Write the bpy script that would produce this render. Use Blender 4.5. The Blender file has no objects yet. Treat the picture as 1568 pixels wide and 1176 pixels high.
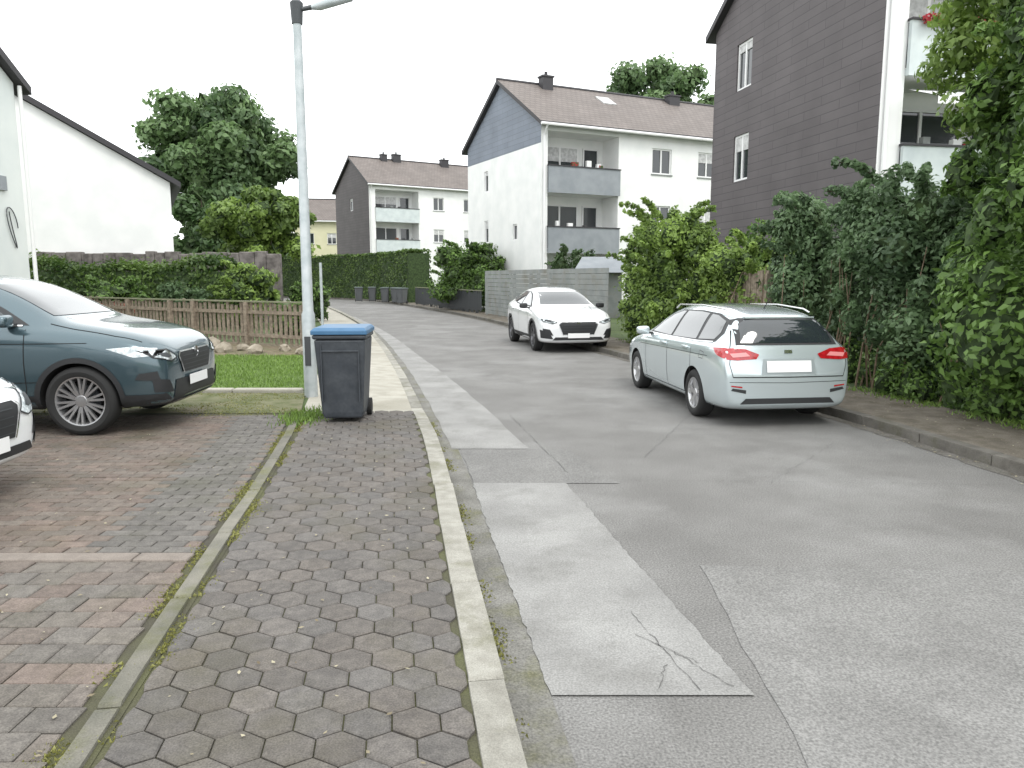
import bpy, bmesh, math, random
import numpy as np
from mathutils import Vector, Matrix
from mathutils.bvhtree import BVHTree
rng=np.random.default_rng(7); random.seed(7)
S=bpy.context.scene
rad=math.radians
# ---------------------------------------------------------------- helpers
def link(o,parent=None):
    S.collection.objects.link(o)
    if parent is not None: o.parent=parent
    return o
def empty(name,loc=(0,0,0),rz=0):
    o=bpy.data.objects.new(name,None); o.location=loc; o.rotation_euler=(0,0,rz); o.empty_display_size=.3
    return link(o)
def M(name,c,c2=None,scale=6,rough=.7,metal=0,bump=0,bscale=60,coat=0,tint=False,c3=None,scale2=1.2,spec=.5,detail=6,contrast=(.35,.65),grain=0,gscale=170):
    m=bpy.data.materials.new(name); m.use_nodes=True
    nt=m.node_tree; N=nt.nodes; Lk=nt.links; b=N['Principled BSDF']
    b.inputs['Roughness'].default_value=rough; b.inputs['Metallic'].default_value=metal
    b.inputs['Coat Weight'].default_value=coat; b.inputs['Coat Roughness'].default_value=.04
    b.inputs['Specular IOR Level'].default_value=spec
    b.inputs['Base Color'].default_value=(*c,1)
    tc=N.new('ShaderNodeTexCoord')
    out=None
    if c2 is not None:
        n=N.new('ShaderNodeTexNoise'); n.inputs['Scale'].default_value=scale; n.inputs['Detail'].default_value=detail
        Lk.new(tc.outputs['Object'],n.inputs['Vector'])
        r=N.new('ShaderNodeValToRGB'); r.color_ramp.elements[0].position=contrast[0]; r.color_ramp.elements[1].position=contrast[1]
        r.color_ramp.elements[0].color=(*c,1); r.color_ramp.elements[1].color=(*c2,1)
        Lk.new(n.outputs['Fac'],r.inputs['Fac']); out=r.outputs['Color']
        if c3 is not None:
            n2=N.new('ShaderNodeTexNoise'); n2.inputs['Scale'].default_value=scale2; n2.inputs['Detail'].default_value=8; n2.inputs['Roughness'].default_value=.65
            Lk.new(tc.outputs['Object'],n2.inputs['Vector'])
            r2=N.new('ShaderNodeValToRGB'); r2.color_ramp.elements[0].position=.5; r2.color_ramp.elements[1].position=.68
            Lk.new(n2.outputs['Fac'],r2.inputs['Fac'])
            mx=N.new('ShaderNodeMix'); mx.data_type='RGBA'; Lk.new(r2.outputs['Color'],mx.inputs[0]); Lk.new(out,mx.inputs[6]); mx.inputs[7].default_value=(*c3,1)
            out=mx.outputs[2]
    if grain:
        g=N.new('ShaderNodeTexNoise'); g.inputs['Scale'].default_value=gscale; g.inputs['Detail'].default_value=3
        Lk.new(tc.outputs['Object'],g.inputs['Vector'])
        mr=N.new('ShaderNodeMapRange'); mr.inputs[1].default_value=.3; mr.inputs[2].default_value=.7; mr.inputs[3].default_value=1-grain; mr.inputs[4].default_value=1+grain
        Lk.new(g.outputs['Fac'],mr.inputs[0])
        mx=N.new('ShaderNodeMix'); mx.data_type='RGBA'; mx.blend_type='MULTIPLY'; mx.inputs[0].default_value=1
        if out is None: mx.inputs[6].default_value=(*c,1)
        else: Lk.new(out,mx.inputs[6])
        Lk.new(mr.outputs[0],mx.inputs[7]); out=mx.outputs[2]
    if tint:
        a=N.new('ShaderNodeAttribute'); a.attribute_name='tint'
        mx=N.new('ShaderNodeMix'); mx.data_type='RGBA'; mx.blend_type='MULTIPLY'; mx.inputs[0].default_value=1
        if out is None: mx.inputs[6].default_value=(*c,1)
        else: Lk.new(out,mx.inputs[6])
        Lk.new(a.outputs['Color'],mx.inputs[7]); out=mx.outputs[2]
    if out is not None: Lk.new(out,b.inputs['Base Color'])
    if bump:
        n=N.new('ShaderNodeTexNoise'); n.inputs['Scale'].default_value=bscale; n.inputs['Detail'].default_value=8
        Lk.new(tc.outputs['Object'],n.inputs['Vector'])
        bp=N.new('ShaderNodeBump'); bp.inputs['Strength'].default_value=bump; bp.inputs['Distance'].default_value=.02
        Lk.new(n.outputs['Fac'],bp.inputs['Height']); Lk.new(bp.outputs['Normal'],b.inputs['Normal'])
    return m
def rows_mat(name,c,c2,rowh,bw,mortar,vertical=True,rough=.7,msize=.01,bumps=.4):
    m=bpy.data.materials.new(name); m.use_nodes=True
    nt=m.node_tree;N=nt.nodes;Lk=nt.links;b=N['Principled BSDF'];b.inputs['Roughness'].default_value=rough
    tc=N.new('ShaderNodeTexCoord'); sp=N.new('ShaderNodeSeparateXYZ'); Lk.new(tc.outputs['Object'],sp.inputs[0])
    cb=N.new('ShaderNodeCombineXYZ')
    if vertical=='roof':
        Lk.new(sp.outputs['X'],cb.inputs['X']); Lk.new(sp.outputs['Z'],cb.inputs['Y'])
    else:
        ad=N.new('ShaderNodeMath'); ad.operation='ADD'; Lk.new(sp.outputs['X'],ad.inputs[0]); Lk.new(sp.outputs['Y'],ad.inputs[1])
        Lk.new(ad.outputs[0],cb.inputs['X']); Lk.new(sp.outputs['Z'],cb.inputs['Y'])
    br=N.new('ShaderNodeTexBrick'); Lk.new(cb.outputs[0],br.inputs['Vector'])
    br.inputs['Scale'].default_value=1; br.inputs['Brick Width'].default_value=bw; br.inputs['Row Height'].default_value=rowh
    br.inputs['Mortar Size'].default_value=msize; br.inputs['Mortar Smooth'].default_value=.3
    br.inputs['Color1'].default_value=(*c,1); br.inputs['Color2'].default_value=(*c2,1); br.inputs['Mortar'].default_value=(*mortar,1)
    n=N.new('ShaderNodeTexNoise'); n.inputs['Scale'].default_value=.8; n.inputs['Detail'].default_value=8; Lk.new(tc.outputs['Object'],n.inputs['Vector'])
    mr=N.new('ShaderNodeMapRange'); mr.inputs[3].default_value=.7; mr.inputs[4].default_value=1.3; Lk.new(n.outputs['Fac'],mr.inputs[0])
    mx=N.new('ShaderNodeMix'); mx.data_type='RGBA'; mx.blend_type='MULTIPLY'; mx.inputs[0].default_value=1
    Lk.new(br.outputs['Color'],mx.inputs[6]); Lk.new(mr.outputs[0],mx.inputs[7]); Lk.new(mx.outputs[2],b.inputs['Base Color'])
    bp=N.new('ShaderNodeBump'); bp.inputs['Strength'].default_value=bumps; bp.inputs['Distance'].default_value=.03; bp.invert=True
    Lk.new(br.outputs['Fac'],bp.inputs['Height']); Lk.new(bp.outputs['Normal'],b.inputs['Normal'])
    return m
def leafmat(name,dark,light,trans=.38):
    m=bpy.data.materials.new(name); m.use_nodes=True
    nt=m.node_tree;N=nt.nodes;Lk=nt.links;b=N['Principled BSDF'];b.inputs['Roughness'].default_value=.5
    a=N.new('ShaderNodeAttribute'); a.attribute_name='tint'
    r=N.new('ShaderNodeValToRGB'); r.color_ramp.elements[0].color=(*dark,1); r.color_ramp.elements[1].color=(*light,1)
    Lk.new(a.outputs['Fac'],r.inputs['Fac']); Lk.new(r.outputs['Color'],b.inputs['Base Color'])
    t=N.new('ShaderNodeBsdfTranslucent'); Lk.new(r.outputs['Color'],t.inputs['Color'])
    mx=N.new('ShaderNodeMixShader'); mx.inputs[0].default_value=trans
    Lk.new(b.outputs[0],mx.inputs[1]); Lk.new(t.outputs[0],mx.inputs[2]); Lk.new(mx.outputs[0],N['Material Output'].inputs['Surface'])
    return m
def mesh_obj(name,verts,faces,mats,parent=None,smooth=False,mi=None,tint=None):
    me=bpy.data.meshes.new(name)
    if isinstance(verts,np.ndarray) and isinstance(faces,np.ndarray):
        nv=len(verts); nf,k=faces.shape
        me.vertices.add(nv); me.vertices.foreach_set('co',verts.astype(np.float32).ravel())
        me.loops.add(nf*k); me.loops.foreach_set('vertex_index',faces.astype(np.int32).ravel())
        me.polygons.add(nf); me.polygons.foreach_set('loop_start',np.arange(0,nf*k,k,dtype=np.int32))
        me.polygons.foreach_set('loop_total',np.full(nf,k,dtype=np.int32))
        me.update(calc_edges=True)
    else:
        me.from_pydata([tuple(v) for v in verts],[],faces)
    if not isinstance(mats,(list,tuple)): mats=[mats]
    for m in mats: me.materials.append(m)
    if mi is not None: me.polygons.foreach_set('material_index',np.array(mi,dtype=np.int32))
    if smooth: me.polygons.foreach_set('use_smooth',np.ones(len(me.polygons),dtype=bool))
    if tint is not None:
        t=np.asarray(tint,dtype=np.float32)
        if t.ndim==1:
            at=me.attributes.new('tint','FLOAT','FACE'); at.data.foreach_set('value',t)
        else:
            at=me.attributes.new('tint','FLOAT_COLOR','FACE'); at.data.foreach_set('color',np.hstack([t,np.ones((len(t),1),np.float32)]).ravel())
    me.update()
    return link(bpy.data.objects.new(name,me),parent)
class MB:
    def __init__(s): s.v=[];s.f=[];s.mi=[]
    def quad(s,a,b,c,d,mi=0):
        n=len(s.v); s.v+= [a,b,c,d]; s.f.append((n,n+1,n+2,n+3)); s.mi.append(mi)
    def poly(s,pts,mi=0):
        n=len(s.v); s.v+=pts; s.f.append(tuple(range(n,n+len(pts)))); s.mi.append(mi)
    def box(s,x0,x1,y0,y1,z0,z1,mi=0,mat=None):
        n=len(s.v); p=[(x0,y0,z0),(x1,y0,z0),(x1,y1,z0),(x0,y1,z0),(x0,y0,z1),(x1,y0,z1),(x1,y1,z1),(x0,y1,z1)]
        if mat is not None: p=[tuple(mat@Vector(q)) for q in p]
        s.v+=p
        for f in ((0,3,2,1),(4,5,6,7),(0,1,5,4),(1,2,6,5),(2,3,7,6),(3,0,4,7)):
            s.f.append(tuple(n+i for i in f)); s.mi.append(mi)
    def tube(s,pts,rads,seg=10,mi=0,cap=True):
        pts=[Vector(p) for p in pts]; rings=[]
        for i,p in enumerate(pts):
            d=(pts[min(i+1,len(pts)-1)]-pts[max(i-1,0)]).normalized()
            u=d.cross(Vector((0,0,1)));
            if u.length<.05: u=d.cross(Vector((1,0,0)))
            u.normalize(); w=d.cross(u)
            n=len(s.v); rings.append(n)
            for k in range(seg):
                a=2*math.pi*k/seg; s.v.append(tuple(p+(u*math.cos(a)+w*math.sin(a))*rads[i]))
        for i in range(len(rings)-1):
            for k in range(seg):
                s.f.append((rings[i]+k,rings[i]+(k+1)%seg,rings[i+1]+(k+1)%seg,rings[i+1]+k)); s.mi.append(mi)
        if cap:
            s.f.append(tuple(rings[0]+k for k in range(seg))); s.mi.append(mi)
            s.f.append(tuple(rings[-1]+k for k in range(seg))); s.mi.append(mi)
    def lathe_y(s,prof,cx,cz,seg=40,mi=0,sgn=1,cy=0):
        base=len(s.v)
        for (r,y) in prof:
            for k in range(seg):
                a=2*math.pi*k/seg; s.v.append((cx+r*math.cos(a),cy+sgn*y,cz+r*math.sin(a)))
        for i in range(len(prof)-1):
            for k in range(seg):
                s.f.append((base+i*seg+k,base+i*seg+(k+1)%seg,base+(i+1)*seg+(k+1)%seg,base+(i+1)*seg+k)); s.mi.append(mi)
    def build(s,name,mats,parent=None,smooth=False,bevel=0,angle=None):
        o=mesh_obj(name,s.v,s.f,mats,parent,smooth,s.mi)
        if angle: o.data.set_sharp_from_angle(angle=rad(angle))
        if bevel:
            b=o.modifiers.new('Bevel','BEVEL'); b.width=bevel; b.segments=2; b.limit_method='ANGLE'
        return o
def catmull(pts,n):
    P=np.array(pts,float); P=np.vstack([2*P[0]-P[1],P,2*P[-1]-P[-2]]); out=[]
    m=len(P)-3
    for i in np.linspace(0,m-1e-6,n):
        k=int(i); t=i-k; p0,p1,p2,p3=P[k:k+4]
        out.append(.5*((2*p1)+(-p0+p2)*t+(2*p0-5*p1+4*p2-p3)*t*t+(-p0+3*p1-3*p2+p3)*t**3))
    return np.array(out)
def offs(P,d):
    T=np.gradient(P,axis=0); T/=np.linalg.norm(T,axis=1)[:,None]
    return P+np.stack([-T[:,1],T[:,0]],1)*d
def strip(name,A,B,z,mat,thick=0,parent=None,zb=None):
    zb=z if zb is None else zb
    n=len(A); v=[];f=[]
    for i in range(n):
        v+=[(A[i][0],A[i][1],z),(B[i][0],B[i][1],zb)]
        if thick: v+=[(A[i][0],A[i][1],z-thick),(B[i][0],B[i][1],z-thick)]
    k=4 if thick else 2
    for i in range(n-1):
        a=i*k;b=(i+1)*k
        f.append((a,a+1,b+1,b))
        if thick: f+=[(a,b,b+2,a+2),(a+1,a+3,b+3,b+1)]
    if thick:
        f.append((0,2,3,1)); e=(n-1)*k; f.append((e,e+1,e+3,e+2))
    return mesh_obj(name,v,f,mat,parent)
# ---------------------------------------------------------------- road edges
Lp=catmull([(1.3,-6),(.85,-3),(.42,0),(.06,2.3),(-.24,4.27),(-.86,8.1),(-2.15,14.4),(-4.1,22.6),(-6.2,30),(-9.4,40),(-13,50),(-17,56),(-22,59.5),(-30,62)],260)
Rp=catmull([(6.3,-6),(5.9,-3),(5.45,0),(5.1,3),(4.55,6.5),(4.1,9.3),(3.3,12.6),(2.3,16.85),(.75,23),(-1.0,30.4),(-4.6,41.5),(-10,55.5),(-14.5,62),(-20,66.5),(-28,69.5)],260)
def LX(y): return float(np.interp(y,Lp[:,1],Lp[:,0]))
def RX(y): return float(np.interp(y,Rp[:,1],Rp[:,0]))
# ---------------------------------------------------------------- materials
m_asph=M('asphalt',(.145,.141,.135),(.185,.181,.174),scale=1.3,rough=.88,bump=.5,bscale=120,c3=(.225,.222,.215),scale2=.5,grain=.42,gscale=90,detail=12)
m_patch=M('light_asphalt_patch',(.215,.212,.205),(.285,.282,.273),scale=1.6,rough=.88,bump=.4,bscale=130,c3=(.19,.187,.178),scale2=1.8,grain=.25,gscale=100,detail=12)
m_gut=M('gutter_asphalt',(.13,.126,.113),(.19,.185,.17),scale=4,rough=.9,bump=.3,bscale=120,c3=(.12,.118,.07),scale2=2.5,grain=.35,gscale=100)
m_gutr=M('gutter_dirt',(.085,.078,.066),(.14,.132,.118),scale=5,rough=.95,bump=.4,bscale=90,c3=(.12,.115,.1),scale2=2,grain=.4,gscale=90)
m_kerb=M('kerb_concrete',(.235,.225,.195),(.31,.3,.265),scale=9,rough=.85,bump=.3,bscale=90,tint=True,c3=(.17,.165,.12),scale2=3,grain=.2)
m_edge=M('edging_concrete',(.125,.122,.10),(.19,.18,.15),scale=6,rough=.9,bump=.3,bscale=80,tint=True,c3=(.115,.118,.05),scale2=2,grain=.22)
m_joint=M('paver_joint_sand',(.055,.05,.036),(.085,.088,.038),scale=2.2,rough=.95,bump=.3,bscale=100,grain=.3)
m_pav=M('grey_pavers',(.094,.086,.08),(.132,.121,.111),scale=20,rough=.85,bump=.3,bscale=160,tint=True,c3=(.088,.08,.062),scale2=1.2,grain=.32,gscale=140)
m_pavd=M('red_grey_pavers',(.115,.104,.094),(.16,.146,.131),scale=20,rough=.85,bump=.3,bscale=160,tint=True,c3=(.10,.094,.072),scale2=1.1,grain=.32,gscale=140)
m_slab=M('light_concrete_walk',(.3,.285,.24),(.4,.38,.33),scale=4,rough=.9,bump=.2,bscale=80,c3=(.24,.225,.18),scale2=1,grain=.18)
m_soil=M('verge_soil',(.10,.075,.045),(.19,.155,.10),scale=9,rough=.95,bump=.6,bscale=60,c3=(.08,.1,.035),scale2=2)
m_ground=M('ground_grass',(.045,.07,.022),(.08,.115,.035),scale=2,rough=.95,bump=.5,bscale=40)
m_lawn=M('lawn',(.07,.12,.022),(.12,.19,.04),scale=5,rough=.95,bump=.5,bscale=80)
m_walk2=M('far_sidewalk',(.105,.09,.07),(.17,.148,.12),scale=5,rough=.9,bump=.4,bscale=90,c3=(.075,.063,.04),scale2=2,grain=.4,gscale=90)
m_rk=M('right_kerb_stone',(.1,.092,.08),(.165,.155,.138),scale=6,rough=.9,bump=.3,tint=True,c3=(.065,.062,.036),scale2=3,grain=.25)
m_white=M('white_render',(.74,.75,.74),(.82,.82,.81),scale=1.2,rough=.9,bump=.1,bscale=40)
m_white2=M('white_render_weathered',(.60,.64,.63),(.70,.73,.71),scale=.7,rough=.9)
m_dark=rows_mat('dark_slate_cladding',(.088,.077,.081),(.10,.088,.092),.24,1.6,(.055,.048,.052),msize=.012,bumps=.25)
m_blue=rows_mat('blue_grey_cladding',(.18,.205,.25),(.2,.225,.27),.25,1.2,(.13,.15,.18),msize=.012,bumps=.2)
m_roof=rows_mat('brown_roof_tiles',(.14,.118,.107),(.17,.145,.133),.17,.3,(.085,.073,.066),vertical='roof',msize=.015)
m_roofd=rows_mat('dark_roof_tiles',(.06,.05,.055),(.08,.07,.075),.17,.3,(.03,.03,.03),vertical='roof',msize=.015)
m_trim=M('dark_trim',(.035,.033,.037),rough=.6)
m_trimw=M('white_trim',(.75,.75,.75),rough=.5)
m_par=M('balcony_panel_grey',(.22,.24,.26),(.27,.29,.31),scale=2,rough=.7)
m_parw=M('balcony_panel_light',(.48,.53,.54),(.58,.63,.63),scale=2,rough=.7)
m_glass=M('window_glass',(.03,.035,.04),rough=.04,spec=.8)
m_curt=M('curtain',(.4,.4,.4),(.6,.6,.6),scale=8,rough=.9)
m_yel=M('yellow_render',(.6,.58,.4),(.66,.63,.45),scale=1,rough=.9)
m_wood=M('weathered_wood',(.16,.128,.095),(.29,.24,.185),scale=14,rough=.85,bump=.3,bscale=60)
m_greyf=M('grey_fence_boards',(.2,.215,.21),(.28,.295,.285),scale=3,rough=.8,c3=(.17,.165,.14),scale2=1.5)
m_metal=M('galvanised_steel',(.36,.4,.41),(.47,.5,.51),scale=7,rough=.5,metal=.35)
m_metald=M('dark_metal',(.06,.065,.07),rough=.5,metal=.3)
m_binb=M('bin_dark_plastic',(.032,.038,.047),(.05,.057,.066),scale=8,rough=.5,grain=.12,gscale=30)
m_binl=M('bin_blue_lid',(.035,.115,.22),(.05,.14,.26),scale=6,rough=.45)
m_rub=M('tyre_rubber',(.018,.018,.018),rough=.85)
m_blk=M('black_plastic',(.022,.023,.025),rough=.55)
m_well=M('wheel_well',(.008,.008,.008),rough=.95)
m_cglass=M('car_glass',(.02,.026,.03),rough=.03,spec=.8,coat=.6)
m_rim=M('alloy_rim',(.55,.55,.56),rough=.28,metal=.85)
m_rimd=M('dark_alloy_rim',(.14,.14,.15),rough=.3,metal=.8)
m_chrome=M('chrome',(.7,.7,.7),rough=.15,metal=1)
m_head=M('headlamp_lens',(.35,.4,.42),(.75,.8,.82),scale=30,rough=.05,coat=1)
m_tail=M('tail_lamp_red',(.45,.012,.02),(.3,.008,.012),scale=25,rough=.1,coat=1)
m_plate=M('number_plate',(.82,.82,.82),rough=.4)
m_bark=M('bark',(.06,.045,.032),(.11,.085,.06),scale=12,rough=.95,bump=.6,bscale=30)
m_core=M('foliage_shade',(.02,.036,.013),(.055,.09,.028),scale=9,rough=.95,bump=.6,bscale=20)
lf_mid=leafmat('leaf_mid_green',(.035,.075,.02),(.19,.32,.07))
lf_yel=leafmat('leaf_yellow_green',(.055,.105,.024),(.29,.42,.09))
lf_dark=leafmat('leaf_dark_green',(.025,.055,.02),(.11,.19,.065))
lf_blue=leafmat('leaf_blue_green',(.038,.075,.034),(.18,.28,.13))
lf_hedge=leafmat('leaf_hedge',(.035,.075,.018),(.16,.25,.055))
lf_hazed=leafmat('leaf_far_trees_hazed',(.05,.095,.045),(.2,.31,.12))  # distance haze put into the colour: greens lightened for far trees
# ---------------------------------------------------------------- ground, road
mesh_obj('ground',[(-400,-60,-.03),(400,-60,-.03),(400,700,-.03),(-400,700,-.03)],[(0,1,2,3)],m_ground)
strip('road',Lp,Rp,0,m_asph)
farL=np.stack([np.full(len(Lp),-90.),Lp[:,1]],1); farR=np.stack([np.full(len(Rp),80.),Rp[:,1]],1)
strip('garden_ground',farL,offs(Lp,1.4),.1,m_ground,.12)
strip('garden_ground',offs(Rp,-1.5),farR,.1,m_ground,.12)
mesh_obj('garden_ground',[(-90,70,.09),(80,70,.09),(80,120,.09),(-90,120,.09)],[(0,1,2,3)],m_ground)
def kerbstones(name,P,w,z,mat,seglen=1.0,y0=-5,y1=100,inner=0,drop=.14):
    d=np.concatenate([[0],np.cumsum(np.linalg.norm(np.diff(P,axis=0),axis=1))])
    mb=MB(); tint=[]
    s=0
    A=offs(P,inner); B=offs(P,inner+w)
    def at(Q,t): return np.array([np.interp(t,d,Q[:,0]),np.interp(t,d,Q[:,1])])
    while s+seglen<d[-1]:
        j=[np.array([random.uniform(-.005,.005),0]) for _ in range(2)]
        a=at(A,s+.006)+j[0];b=at(A,s+seglen-.006)+j[1];c=at(B,s+seglen-.006)+j[1];e=at(B,s+.006)+j[0]
        ym=a[1]
        if y0<ym<y1:
            zz=[z(q[1])+random.uniform(-.004,.004) if callable(z) else z+random.uniform(-.003,.003) for q in (a,b)]
            zz=[zz[0],zz[1],zz[1],zz[0]]
            ce=(a+b+c+e)/4; n=len(mb.v)
            q=[a,b,c,e]
            for p,h in zip(q,zz): mb.v.append((p[0],p[1],h-drop))
            for p,h in zip(q,zz): mb.v.append((p[0],p[1],h-.012))
            for p,h in zip(q,zz):
                v=ce-p; v=v/np.linalg.norm(v)*.016; mb.v.append((p[0]+v[0],p[1]+v[1],h))
            t=random.uniform(.78,1.12)
            for k in range(4):
                k2=(k+1)%4
                mb.f.append((n+k,n+k2,n+4+k2,n+4+k)); mb.f.append((n+4+k,n+4+k2,n+8+k2,n+8+k)); mb.mi+=[0,0]; tint+=[t,t]
            mb.f.append((n+8,n+9,n+10,n+11)); mb.mi.append(0); tint.append(t)
        s+=seglen
    t=np.array(tint); return mesh_obj(name,mb.v,mb.f,mat,None,False,None,np.stack([t,t,t],1))
zk=lambda y: float(np.interp(y,[8.0,9.6,22,24],[.12,.045,.045,.12]))
kerbstones('left_kerb',Lp,.15,zk,m_kerb)
kerbstones('right_kerb',offs(Rp,-.14),.14,.11,m_rk)
strip('right_sidewalk',offs(Rp,-.14),offs(Rp,-1.5),.10,m_walk2,.12)
ysel=(Lp[:,1]>-5.5)&(Lp[:,1]<9.2)
strip('sidewalk_bed',offs(Lp,1.5)[ysel],offs(Lp,.15)[ysel],.108,m_joint,.1)
ysel2=(Lp[:,1]>=9.15)
strip('far_left_sidewalk',offs(Lp,1.5)[ysel2],offs(Lp,.15)[ysel2],.112,m_slab,.1,zb=.055)
strip('gutter',Lp,offs(Lp,-.2),.004,m_gut)
rj=np.array([random.uniform(-.03,.03) for _ in Rp]); Rin=offs(Rp,.16); Rin[:,0]+=rj
strip('right_gutter',Rin,Rp,.004,m_gutr)
def band(name,o0,o1,y0,y1,z,mat,n=20,jag=0):
    ys=np.linspace(y0,y1,n)
    A=[(LX(y)+o0(y),y) for y in ys]; B=[(LX(y)+o1(y),y) for y in ys]
    if jag:
        B=[(b[0]+random.uniform(-jag,jag),b[1]) for b in B]; A=[(b[0]+random.uniform(-jag,jag),b[1]) for b in A]
    return strip(name,A,B,z,mat)
band('light_asphalt_patch',lambda y:.2,lambda y:np.interp(y,[2.95,6.3],[1.06,1.0]),2.95,6.25,.008,m_patch,60,.008)
band('light_asphalt_patch',lambda y:.14,lambda y:np.interp(y,[7.6,12,17,30],[.93,.8,.6,.35]),7.55,34,.008,m_patch,90,.012)
m_rep=M('asphalt_repair',(.15,.147,.142),(.185,.182,.175),scale=2,rough=.9,bump=.4,bscale=120,grain=.35,gscale=90)
band('asphalt_repair_patch',lambda y:.22,lambda y:1.45-.1*(y-6.3),6.25,7.55,.005,m_rep,12,.01)
m_rep2=M('asphalt_repair_strip',(.165,.162,.156),(.21,.207,.2),scale=2,rough=.9,bump=.4,bscale=120,grain=.38,gscale=90,c3=(.18,.177,.17),scale2=.6)
def rag(pts,j,n=14):
    out=[]
    for a,b in zip(pts,pts[1:]+pts[:1]):
        for t in np.linspace(0,1,n,endpoint=False): out.append((a[0]+(b[0]-a[0])*t+random.uniform(-j,j),a[1]+(b[1]-a[1])*t+random.uniform(-j,j),.004))
    return out
pp=rag([(1.05,2.0),(3.3,1.9),(3.0,4.3),(1.15,4.4)],.012); mesh_obj('asphalt_repair_patch',pp,[tuple(range(len(pp)))],m_rep2)
mb=MB()
def crack(pts,w,z=.012):
    for a,b in zip(pts[:-1],pts[1:]):
        a=Vector((*a,0));b=Vector((*b,0)); n=(b-a).cross(Vector((0,0,1))).normalized()*w*random.uniform(.3,1.4)
        mb.quad(*[(q.x,q.y,z) for q in (a-n,b-n,b+n,a+n)])
def wig(a,b,n,j): 
    return [(a[0]+(b[0]-a[0])*t+random.uniform(-j,j),a[1]+(b[1]-a[1])*t+random.uniform(-j,j)) for t in np.linspace(0,1,n)]
crack(wig((.62,3.75),(.80,2.98),22,.01),.0018);crack(wig((.70,3.4),(.95,3.02),15,.01),.0016);crack(wig((.6,3.5),(.86,3.2),15,.01),.0013);crack(wig((.70,3.2),(.62,2.97),12,.01),.0016)
crack(wig((.95,6.35),(4.4,6.2),60,.012),.0018,.009); crack(wig((.5,6.6),(-.05,9.6),40,.012),.002,.009)
crack(wig((2.6,2.6),(3.9,4.3),32,.014),.0018,.009); crack(wig((1.3,7.2),(2.5,10),32,.014),.0018,.009); crack(wig((2.2,6.25),(3.4,7.8),26,.02),.0018,.009)
mb.build('road_cracks',M('crack',(.095,.093,.089),rough=.95))
mb=MB(); mb.lathe_y([(0.0001,0),(.07,0),(.08,-.004)],0,0,24); o=mb.build('drain_cover',m_metald); o.rotation_euler=(rad(90),0,0); o.location=(.56,2.36,.01)
def pavers(name,cells,z,mat,tints,inset=.007,gap=.003,drop=.02):
    V=[];F=[];T=[]
    for poly,t in zip(cells,tints):
        P=np.array(poly);c=P.mean(0);n=len(P);b=len(V);dz=random.uniform(-.0025,.0025); tx,ty=random.gauss(0,.009),random.gauss(0,.009)
        for (ins,zz) in ((gap,z-drop),(gap,z-.005+dz),(gap+inset,z+dz)):
            for p in P:
                v=c-p;l=np.linalg.norm(v); q=p+v/l*ins*1.2; V.append((q[0],q[1],zz+(q[0]-c[0])*tx+(q[1]-c[1])*ty))
        for r in (0,1):
            for k in range(n):
                F.append((b+r*n+k,b+r*n+(k+1)%n,b+(r+1)*n+(k+1)%n,b+(r+1)*n+k)); T.append(t)
        F.append(tuple(b+2*n+k for k in range(n))); T.append(t)
    return mesh_obj(name,V,F,mat,None,False,None,np.array(T))
cells=[];tn=[]
pw=.178; rp=.154; R_=pw/math.sqrt(3)
ny=0; y=-.5
while y<9.2:
    for k in range(9):
        t=.15+pw/2+k*pw+(pw/2 if ny%2 else 0)-.05
        if t>1.46: continue
        poly=[]
        for a in range(6):
            an=rad(60*a+30); yy=y+R_*math.sin(an); tt=t-R_*math.cos(an)
            tt=min(max(tt,.155),1.45)
            poly.append((LX(yy)-tt*1.013,yy))
        cells.append(poly); g=random.uniform(.84,1.12); w=random.uniform(-.02,.04); tn.append((g*(1+w),g,g*(1-w)))
    y+=rp; ny+=1
pavers('sidewalk_pavers',cells,.122,m_pav,tn)
def DX(y): return LX(y)-1.62*1.013
mesh_obj('driveway_bed',[(-12,-3,.112),(DX(-3)+.16,-3,.112),(DX(3)+.16,3,.112),(DX(6)+.16,6,.112),(DX(9)+.16,9,.112),(-12,9,.112)],[(0,1,2,3,4,5)],m_joint)
kerbstones('edging_stones',offs(Lp,1.49),.085,.128,m_edge,seglen=1.0,y0=-3,y1=8.6,drop=.05)
cells=[];tn=[]
def rect_rows(y0,y1,bw,bh,cols,xmin=-8.2):
    y=y0;n=0
    while y<y1:
        x=DX(y)-.01; x-= (bw/2 if n%2 else 0)
        if n%2: 
            cells.append([(x,y),(x+bw/2,y),(x+bw/2+(-.16*bh),y+bh),(x,y+bh)]); tn.append(random.choice(cols))
        while x>xmin:
            cells.append([(x-bw,y),(x,y),(x,y+bh),(x-bw,y+bh)])
            c=random.choice(cols) if x<DX(y)-.55 or y0<4 else (.88,.9,.91)
            g=random.uniform(.82,1.1); tn.append(tuple(q*g for q in c)); x-=bw
        y+=bh;n+=1
rect_rows(.2,4.12,.2,.165,[(1,.95,.92),(1.05,.91,.86),(.93,.93,.92),(.97,.95,.91),(1.03,.93,.88)])
rect_rows(4.3,8.75,.2,.1,[(1.06,.94,.87),(1.08,.92,.85),(1.02,.95,.89),(1.03,.94,.88)])
pavers('driveway_pavers',cells,.124,m_pavd,tn)
mb=MB()
x=-8.2
while x<-2.0:
    mb.box(x+.004,x+.996 if x+.996<-1.88 else -1.88,4.15,4.27,.06,.137); x+=1
mb.build('parking_edging',[M('edging_red_concrete',(.17,.145,.125),(.22,.19,.165),scale=8,rough=.9,bump=.3,grain=.2)],bevel=.01)
mesh_obj('lawn',[(-9,10.9,.118),(-3.0,10.9,.118),(-3.55,13,.118),(-4.2,15.8,.118),(-9,15.6,.118)],[(0,1,2,3,4)],m_lawn)
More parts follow.
